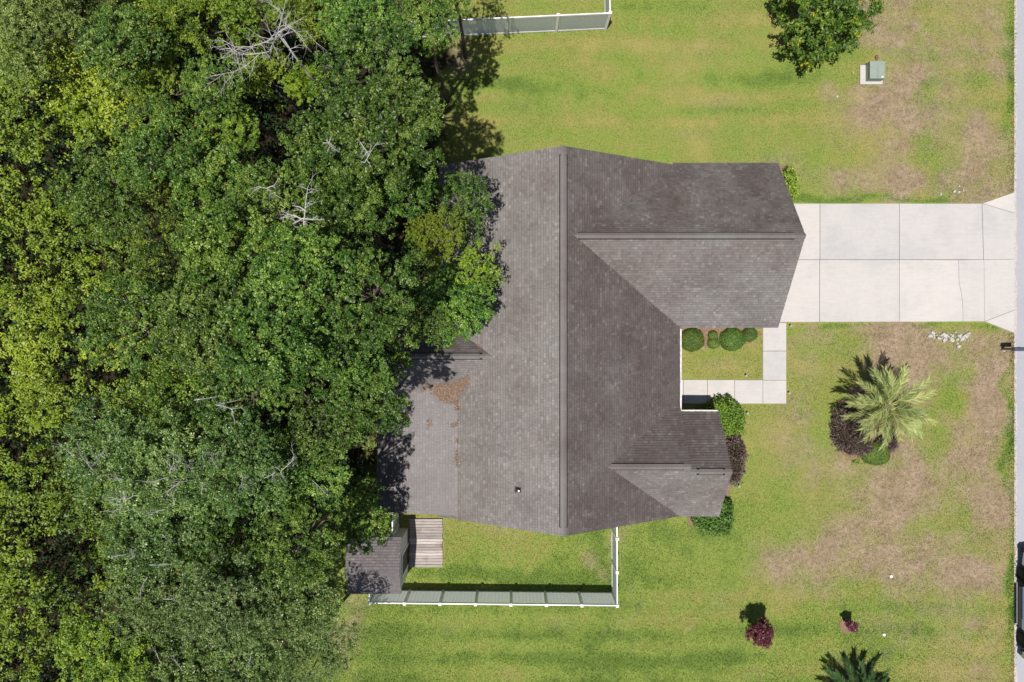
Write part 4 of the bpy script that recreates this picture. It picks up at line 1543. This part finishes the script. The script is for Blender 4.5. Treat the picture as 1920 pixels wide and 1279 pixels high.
def palm(label, cu, cv, zc, nfr, L, seed, mats, nl=34, leaf_len=0.55, pitches=(0.2, 1.1), oldfn=None, wid=0.035, droop=(0.8, 1.6), fwd=0.55):
    r = random.Random(seed)
    x, y, _ = P(cu, cv, zc)
    root = thing('palm', label, 'palm tree', (x, y, 0))
    tm = MB()
    prof = []
    nz = 12
    for i in range(nz + 1):
        z = (zc - 0.1) * i / nz
        prof += [(0.21 + 0.03 * (i % 2), z)]
    tm.lathe([(0.28, -0.1)] + prof, 12)
    tm.build('trunk', M['bark'], root)
    var = {}
    for k in range(nfr):
        an = k * 2.39996 + r.uniform(-.2, .2)
        lev = (k + 0.5) / nfr
        pit = pitches[1] + (pitches[0] - pitches[1]) * lev ** 0.8
        mat = mats[0]
        if oldfn and oldfn(an % (2 * math.pi), lev, r):
            mat = mats[1]
            pit -= 0.15
        me = frond_mesh(r, L * r.uniform(0.85, 1.08) * (0.72 + 0.28 * min(1, lev * 2)), pit, r.uniform(*droop), nl, leaf_len, mat, wid=wid, fwd=fwd)
        fo = link(bpy.data.objects.new('frond', me), root)
        fo.location = (math.cos(an) * 0.1, math.sin(an) * 0.1, zc - 0.1 - 0.12 * lev)
        fo.rotation_euler = (r.uniform(-.25, .25), 0, an)
        if mat == mats[1] and mats[1] != mats[0]:
            fo['label'] = 'yellowed old frond'


def old(an, lev, r):
    a = math.degrees(an)
    low = lev > 0.6
    return low and ((a > 270 and a < 335 and r.random() < 0.75) or ((a < 30 or a > 345) and r.random() < 0.6) or (a > 215 and r.random() < 0.15))


palm('feather palm with pale green arching fronds in the front yard bed', 1670, 762, 2.4, 31, 2.12, 81, ('leaf_palm', 'leaf_palm_old'), oldfn=old, nl=36, leaf_len=0.60, wid=0.027, fwd=1.05, droop=(0.6, 1.25), pitches=(0.12, 1.15))
palm('dark green spiky palm cut by the bottom edge', 1613, 1312, 1.1, 30, 2.0, 82, ('leaf_fan', 'leaf_fan'), nl=40, leaf_len=0.5, pitches=(0.05, 1.0), wid=0.032, droop=(0.4, 0.9), fwd=0.9)

# ------------------------------------------------------------------ yard things
# utility box on its pad
ux, uy, _ = P(1638.5, 137.5, 0.05)
ub = thing('utility_box', 'green metal electrical cabinet on a concrete pad under the yard tree', 'utility box', (ux, uy, 0))


def wl(u, v, z):
    p = P(u, v, z)
    return p[0] - ux, p[1] - uy


mb = MB()
a, b = wl(1613, 158, 0.08), wl(1655, 122, 0.08)
mb.box(a[0], b[0], a[1], b[1], -0.05, 0.08, 0.01)
mb.build('pad', M['concrete'], ub)
a, b = wl(1623, 153, 0.08), wl(1651, 121, 0.08)
mb = MB()
mb.box(a[0], b[0], a[1], b[1], 0.081, 0.53)
cab = mb.build('cabinet', M['utility_dark'], ub)
a2, b2 = wl(1631, 147.3, 0.56), wl(1658.5, 115, 0.56)
xm = wl(1646, 130, 0.56)[0]
mb = MB()
mb.box(a2[0], xm - 0.004, a2[1], b2[1], 0.532, 0.565, 0.006)
mb.build('lid', M['utility'], ub)
mb = MB()
mb.box(xm + 0.004, b2[0], a2[1], b2[1], 0.532, 0.562, 0.006)
mb.build('lid', M['utility'], ub)
mb = MB()
s_ = wl(1654.5, 144.3, 0.565)
mb.box(s_[0] - 0.05, s_[0] + 0.05, s_[1] - 0.03, s_[1] + 0.03, 0.566, 0.571)
mb.build('sticker', M['white'], ub)


def rock(mb, c, s, seed, flat=0.6):
    r = random.Random(seed)
    k = len(mb.v)
    rings = [(0.0, 1), (0.75, 6), (1.0, 7), (0.8, 6), (0.0, 1)]
    hs = [-0.5, -0.42, 0.0, 0.42, 0.55]
    seg = 7
    ax, ay = r.uniform(0.5, 1.2), r.uniform(0.5, 1.2)
    rot = r.uniform(0, 6.28)
    for (rad, _), h in zip(rings, hs):
        for j in range(seg):
            an = 2 * math.pi * j / seg
            rr = rad * r.uniform(0.62, 1.2)
            x, y = math.cos(an) * rr * ax, math.sin(an) * rr * ay
            x, y = x * math.cos(rot) - y * math.sin(rot), x * math.sin(rot) + y * math.cos(rot)
            mb.v.append((c[0] + x * s, c[1] + y * s, c[2] + (h + 0.42) * s * flat * 2 * (r.uniform(0.8, 1.2) if 0 < rad < 1 else 1)))
    for i in range(len(rings) - 1):
        for j in range(seg):
            j2 = (j + 1) % seg
            mb.f.append((k + i * seg + j, k + i * seg + j2, k + (i + 1) * seg + j2, k + (i + 1) * seg + j))
            mb.t.append(0.5)


def stone(u, v, s, label, seed, group=None, mat='stone', flat=0.6, name='stone'):
    x, y, _ = P(u, v, 0)
    mb = MB()
    rock(mb, (0, 0, 0), s, seed, flat)
    o = mb.build(name, M[mat], None, False, (x, y, 0.0))
    return tag(o, label, 'stone', group)


rs = random.Random(44)
cl = []
for i in range(110):
    t = rs.random()
    u = 1742 + 78 * t + rs.gauss(0, 3)
    v = 629 + 4 * math.sin(t * 3) + (t > 0.3) * rs.uniform(-2, 14) * (0.9 if t < 0.75 else .5) + rs.gauss(0, 3.5)
    if 1760 < u < 1780 and v > 637:
        v -= 12
    cl.append((u + rs.gauss(0, 2), v + rs.gauss(0, 2.5), 0.03 + 0.065 * rs.random() ** 2.2))
cl.sort(key=lambda c: -c[2])
for i, (u, v, s) in enumerate(cl[:40]):
    stone(u, v, s * 1.35, 'pale loose stone in the scattered heap below the driveway end', 300 + i, 'stones in the heap below the driveway')
mb = MB()
for i, (u, v, s) in enumerate(cl[40:]):
    x, y, _ = P(u, v, 0)
    rock(mb, (x, y, 0.0), s, 500 + i)
tag(mb.build('rubble', M['stone']), 'small stone chips scattered in the heap below the driveway', kind='stuff')
for i, (u, v, s, lb) in enumerate([(1797, 350, 0.085, 'grey stone standing topmost of the few stones above the driveway'),
                                   (1788, 360, 0.09, 'pale stone lying left of the grey ones above the driveway'),
                                   (1797, 360.5, 0.075, 'grey stone in the middle of the few stones above the driveway'),
                                   (1805, 357, 0.085, 'pale stone rightmost of the few stones above the driveway'),
                                   (1763, 365, 0.075, 'single pale stone apart from the others near the driveway edge')]):
    stone(u, v, s, lb, 700 + i, 'stones above the driveway end')
stone(1643, 108, 0.17, 'reddish brown oval stone on dry grass behind the green cabinet', 720, None, 'stone_red', 0.3)
stone(1570, 181, 0.10, 'flat pale stone on the dry grass left of the green cabinet', 721, None, 'stone', 0.25)
stone(1599, 136, 0.10, 'tan stone in the grass beside the concrete pad', 722, None, 'stone_tan', 0.3)

# white ground caps
for u, v, lb in ((1671.5, 1081, 'small white round cap in the grass below the dry patch'), (1658, 1190.5, 'small white round cap in the grass above the bottom palm')):
    x, y, _ = P(u, v, 0.06)
    mb = MB()
    mb.lathe([(0.075, -0.05), (0.08, 0.05), (0.07, 0.075), (0.03, 0.085)], 16)
    o = mb.build('cleanout_cap', M['white'], None, True, (x, y, 0))
    tag(o, lb, 'pipe cap', 'white caps in the lawn')


# path lights
def path_light(u, v, label):
    x, y, _ = P(u, v, 0.3)
    root = thing('path_light', label, 'garden light', (x, y, 0), 0, 'small solar lights along the walkway and bed')
    mb = MB()
    mb.tube([(0, 0, -0.05), (0, 0, 0.26)], [0.01, 0.01], 6)
    mb.build('stake', M['chrome'], root)
    mb = MB()
    mb.lathe([(0.02, 0.25), (0.055, 0.26), (0.06, 0.29), (0.045, 0.30)], 12)
    mb.build('lamp_head', M['lens'], root)
    mb = MB()
    mb.lathe([(0.02, 0.301), (0.018, 0.31)], 8)
    mb.build('finial', M['chrome'], root)


path_light(1400, 704.5, 'small garden light inside the walkway corner')
path_light(1402, 775.5, 'small garden light below the walkway beside the bright bush')
path_light(1387, 912.5, 'small garden light beside the lower front gable bed')
path_light(1484, 611, 'small garden light in the grass below the driveway')
path_light(1481, 737.5, 'small garden light right of the walkway end')

# mailbox
mbx = thing('mailbox', 'dark post mounted mailbox at the road edge below the driveway', 'mailbox', (26.2, -0.42, 0))
mb = MB()
mb.box(-0.05, 0.05, -0.05, 0.05, -0.2, 1.0)
mb.build('post', M['mailbox'], mbx)
mb = MB()
mb.box(-0.22, 0.28, -0.05, 0.05, 0.92, 0.985)
mb.build('support_arm', M['mailbox'], mbx)
mb = MB()
prof = [(-0.105, 0.99), (0.105, 0.99)] + [(0.105 * math.cos(a), 1.13 + 0.105 * math.sin(a)) for a in [math.pi * i / 8 for i in range(9)]]
A = [(-0.22, p[0], p[1]) for p in prof]
B = [(0.31, p[0], p[1]) for p in prof]
mb.poly(A[::-1])
mb.poly(B)
for i in range(len(A)):
    j = (i + 1) % len(A)
    mb.quad(A[i], A[j], B[j], B[i])
mb.build('box', M['mailbox'], mbx)
mb = MB()
mb.box(0.311, 0.322, -0.095, 0.095, 1.0, 1.2)
mb.build('door', M['mailbox'], mbx)
mb = MB()
mb.box(0.05, 0.075, 0.106, 0.118, 1.06, 1.28)
mb.build('flag', M['red'], mbx)
mb = MB()
mb.box(-0.15, -0.05, -0.125, -0.108, 0.2, 0.3)
mb.build('number_plate', M['white'], mbx)

# pickup truck at the road edge
tk = thing('pickup_truck', 'blue grey pickup truck parked along the road with only its side in view', 'pickup truck', (27.92, -13.86, 0))


def tb(mb, name, mat, parent=None, smooth=False):
    return mb.build(name, M[mat], parent or tk, smooth)


# body side profile (y along length, front +y)
def extrude_x(prof, x0, x1, mb, inset=0.0):
    n_ = len(prof)
    A = [(x0, p[0], p[1]) for p in prof]
    B = [(x1, p[0], p[1]) for p in prof]
    mb.poly(A)
    mb.poly(B[::-1])
    for i in range(n_):
        j = (i + 1) % n_
        mb.quad(A[j], A[i], B[i], B[j])


def arch(yc, r, n_=8, zc=0.40):
    return [(yc + r * math.cos(a), zc + r * math.sin(a)) for a in [math.pi * i / n_ for i in range(n_ + 1)]]


WF, WR = 1.47, -1.95
body = MB()
low = [(2.86, 0.55)] + arch(WF, 0.50) + arch(WR, 0.50) + [(-2.86, 0.55)]
prof = [(-2.90, 0.62), (-2.92, 1.15), (-0.95, 1.18), (1.05, 1.18), (2.70, 1.08), (2.90, 0.95), (2.92, 0.6)] + low
prof = [p for p in prof]
extrude_x(prof[::-1], -0.97, 0.97, body)
bo = tb(body, 'body', 'paint')
mb = MB()
cab_pts = [(-0.95, 1.19), (-0.85, 1.75), (-0.55, 1.90), (0.55, 1.90), (0.85, 1.80), (1.6, 1.19)]
k0 = []
A = [(-0.93, p[0], p[1]) if p[1] < 1.3 else (-0.80, p[0], p[1]) for p in cab_pts]
B = [(-a_[0], a_[1], a_[2]) for a_ in A]
mb.poly(A)
mb.poly(B[::-1])
for i in range(len(A)):
    j = (i + 1) % len(A)
    mb.quad(A[j], A[i], B[i], B[j])
tb(mb, 'cab', 'paint')
for sx in (-1, 1):
    for y0, y1 in ((-0.78, 0.08), (0.16, 1.02)):
        mb = MB()
        xa, xb = sx * 0.925, sx * 0.828
        yt = y1 - (0.35 if y1 > 0.5 else 0.0)
        mb.quad((xa, y0, 1.24), (xa, y1, 1.24), (xb, yt, 1.74), (xb, y0 + .03, 1.74))
        tb(mb, 'side_window', 'glass')
mb = MB()
mb.quad((-0.82, 1.52, 1.275), (0.82, 1.52, 1.275), (0.72, 0.915, 1.77), (-0.72, 0.915, 1.77))
tb(mb, 'windshield', 'glass')
mb = MB()
mb.box(-0.85, 0.85, -2.86, -1.02, 1.19, 1.205)
tb(mb, 'bed_cover', 'black')
for sx in (-1, 1):
    mb = MB()
    mb.box(min(sx * 1.0, sx * 1.14), max(sx * 1.0, sx * 1.14), -1.30, 0.88, 0.34, 0.40, 0.015)
    tb(mb, 'step_bar', 'black')
    mb = MB()
    mb.box(min(sx * 1.0, sx * 1.2), max(sx * 1.0, sx * 1.2), 1.05, 1.17, 1.16, 1.36, 0.03)
    tb(mb, 'mirror', 'black')
    for y0, y1 in ((-0.85, 0.1), (0.12, 1.03)):
        mb = MB()
        mb.box(min(sx * .971, sx * .985), max(sx * .971, sx * .985), y0, y1, 0.50, 1.15, 0.004)
        d_ = tb(mb, 'door', 'paint')
        mb = MB()
        mb.box(min(sx * .986, sx * 1.01), max(sx * .986, sx * 1.01), y0 + 0.06, y0 + 0.26, 1.0, 1.04)
        tb(mb, 'handle', 'black', d_)
    for yc in (WF, WR):
        fl = MB()
        o_, i_ = arch(yc, 0.58, 10), arch(yc, 0.485, 10)
        for a in range(10):
            q4 = [(sx * 1.03, *o_[a]), (sx * 1.03, *o_[a + 1]), (sx * 1.03, *i_[a + 1]), (sx * 1.03, *i_[a])]
            fl.poly(q4 if sx > 0 else q4[::-1])
            fl.quad((sx * 1.03, *o_[a]), (sx * 1.03, *o_[a + 1]), (sx * .96, *o_[a + 1]), (sx * .96, *o_[a]))
            fl.quad((sx * 1.03, *i_[a]), (sx * 1.03, *i_[a + 1]), (sx * .96, *i_[a + 1]), (sx * .96, *i_[a]))
        tb(fl, 'fender_flare', 'black')
        wh = thing_part = MB()
        prof_w = [(0.20, -0.12), (0.36, -0.13), (0.40, -0.10), (0.40, 0.10), (0.36, 0.13), (0.20, 0.12)]
        for i in range(len(prof_w) - 1):
            for j in range(20):
                a0, a1 = 2 * math.pi * j / 20, 2 * math.pi * (j + 1) / 20
                (ra, xa), (rb, xb) = prof_w[i], prof_w[i + 1]
                cx = sx * 0.87
                wh.quad((cx + xa, yc + ra * math.cos(a0), .4 + ra * math.sin(a0)), (cx + xa, yc + ra * math.cos(a1), .4 + ra * math.sin(a1)),
                        (cx + xb, yc + rb * math.cos(a1), .4 + rb * math.sin(a1)), (cx + xb, yc + rb * math.cos(a0), .4 + rb * math.sin(a0)))
        w_ = tb(wh, 'wheel', 'rubber', None, True)
        rm = MB()
        for j in range(20):
            a0, a1 = 2 * math.pi * j / 20, 2 * math.pi * (j + 1) / 20
            xo, xi = sx * 0.985, sx * 0.96
            rm.poly([(xo, yc + .21 * math.cos(a0), .4 + .21 * math.sin(a0)), (xo, yc + .21 * math.cos(a1), .4 + .21 * math.sin(a1)), (xi, yc, .4)])
        tb(rm, 'rim', 'black', w_)
    mb = MB()
    mb.box(min(sx * 0.72, sx * 0.95), max(sx * 0.72, sx * 0.95), 2.90, 2.945, 0.74, 0.92, 0.01)
    tb(mb, 'headlight', 'lens')
    mb = MB()
    mb.box(min(sx * 0.80, sx * 0.96), max(sx * 0.80, sx * 0.96), -2.95, -2.915, 0.78, 1.10, 0.008)
    tb(mb, 'tail_light', 'red')
mb = MB()
mb.prism([(-0.98, 2.72), (0.98, 2.72), (0.98, 2.92), (0.7, 3.04), (-0.7, 3.04), (-0.98, 2.92)], 0.36, 0.60, bev=0.03)
tb(mb, 'front_bumper', 'black')
mb = MB()
mb.prism([(-0.98, -2.66), (-1.0, -2.85), (-0.78, -3.05), (0.78, -3.05), (1.0, -2.85), (0.98, -2.66)], 0.42, 0.62, bev=0.05)
tb(mb, 'rear_bumper', 'chrome')
mb = MB()
mb.box(-0.62, 0.62, 2.915, 2.95, 0.66, 0.94, 0.01)
tb(mb, 'grille', 'black')

# ------------------------------------------------------------------ dead leaves and twigs on the roof
def ext_z(x):
    return 3.325 - 0.1995 * (-2.63 - x)


def roof_litter():
    r = np.random.default_rng(91)
    tri = []
    # leaf drift in the valley corner, then a thin line along the break in the roof
    n_ = 5200
    a, b = r.random(n_), r.random(n_)
    uu = 792 + (877 - 792) * a
    top = np.interp(uu, [792, 820, 850, 862, 877], [727, 723, 719, 716, 708])
    bot = np.interp(uu, [792, 812, 826, 840, 856, 860, 877], [737, 741, 750, 753, 757, 742, 712])
    vv_ = top + (bot - top) * b
    vv_ += r.normal(0, 2.0, n_)
    uu = uu + r.normal(0, 1.6, n_)
    kp = (fbm(uu / 9.0, vv_ / 9.0, 1.0, 7, 3) + (1 - b) * 0.35 + (uu - 792) / 300 > 0.62)
    uu, vv_ = uu[kp], vv_[kp]
    u2 = 857 + r.normal(0, 2.0, 420)
    v2 = 752 + 120 * r.random(420) ** 1.6
    dens = vnoise(v2 / 9.0, v2 * 0, 5) > 0.4
    u2, v2 = u2[dens], v2[dens]
    u3 = np.concatenate([857 + r.normal(0, 3, 60), 805 + r.normal(0, 2.5, 50), 900 + r.normal(0, 2.5, 30), 848 + r.normal(0, 4, 30)])
    v3 = np.concatenate([862 + r.normal(0, 5, 60), 795 + r.normal(0, 6, 50), 648 + r.normal(0, 2.5, 30), 797 + r.normal(0, 3, 30)])
    uu = np.concatenate([uu, u2, u3])
    vv_ = np.concatenate([vv_, v2, v3])
    z = np.full(len(uu), 3.0)
    for _ in range(4):
        x = (uu - 960) * (H - z) / F
        y = (639.5 - vv_) * (H - z) / F
        zm = ZR - PM * np.abs(x - XR)
        ze_ = np.where((x < -2.63) & (y < -1.5), 3.325 - 0.1995 * (-2.63 - x), 0)
        zg = np.where(x < -0.9, RZ - RP * np.abs(y - RY), 0)
        z = np.maximum(np.maximum(zm, ze_), zg) + 0.02
    z = z + r.random(len(uu)) * 0.035
    pos = np.stack([x, y, z], -1)
    V = leaves(r, pos, np.tile(np.array([0, 0, 1.0]), (len(pos), 1)), 0.085, 0.045, 0.5)
    return np_mesh('dead_leaves', V, 4, {'tint': np.clip(r.normal(0.5, 0.22, len(pos)), 0, 1)}, M['dead_leaf'])


tag(link(bpy.data.objects.new('dead_leaves', roof_litter())), 'brown dead leaves drifted in the valley of the porch roof', kind='stuff')


def twig(u, v, L, ang, seed, label):
    z = 3.0
    for _ in range(3):
        x, y, _z = P(u, v, z)
        z = ext_z(x) + 0.03
    rb = random.Random(seed)
    mb = MB()
    branchlet(mb, Vector((0, 0, 0)), Vector((math.cos(ang), math.sin(ang), 0.02)), L, 0.016, 1, rb, 0.2)
    mb.v = [(p[0], p[1], max(0.0, p[2] * 0.2) + p[0] * 0.2) for p in mb.v]
    o = mb.build('twig', M['deadwood'], None, True, (x, y, z))
    tag(o, label, 'twig', 'twigs fallen on the porch roof')


twig(802, 764, 0.45, -1.2, 1, 'pale twig on the porch roof below the leaf drift')
twig(833, 824, 0.45, -0.5, 2, 'forked twig on the porch roof near the leaf line')
twig(812, 815, 0.3, -2.2, 3, 'tiny twig on the porch roof left of the forked twig')
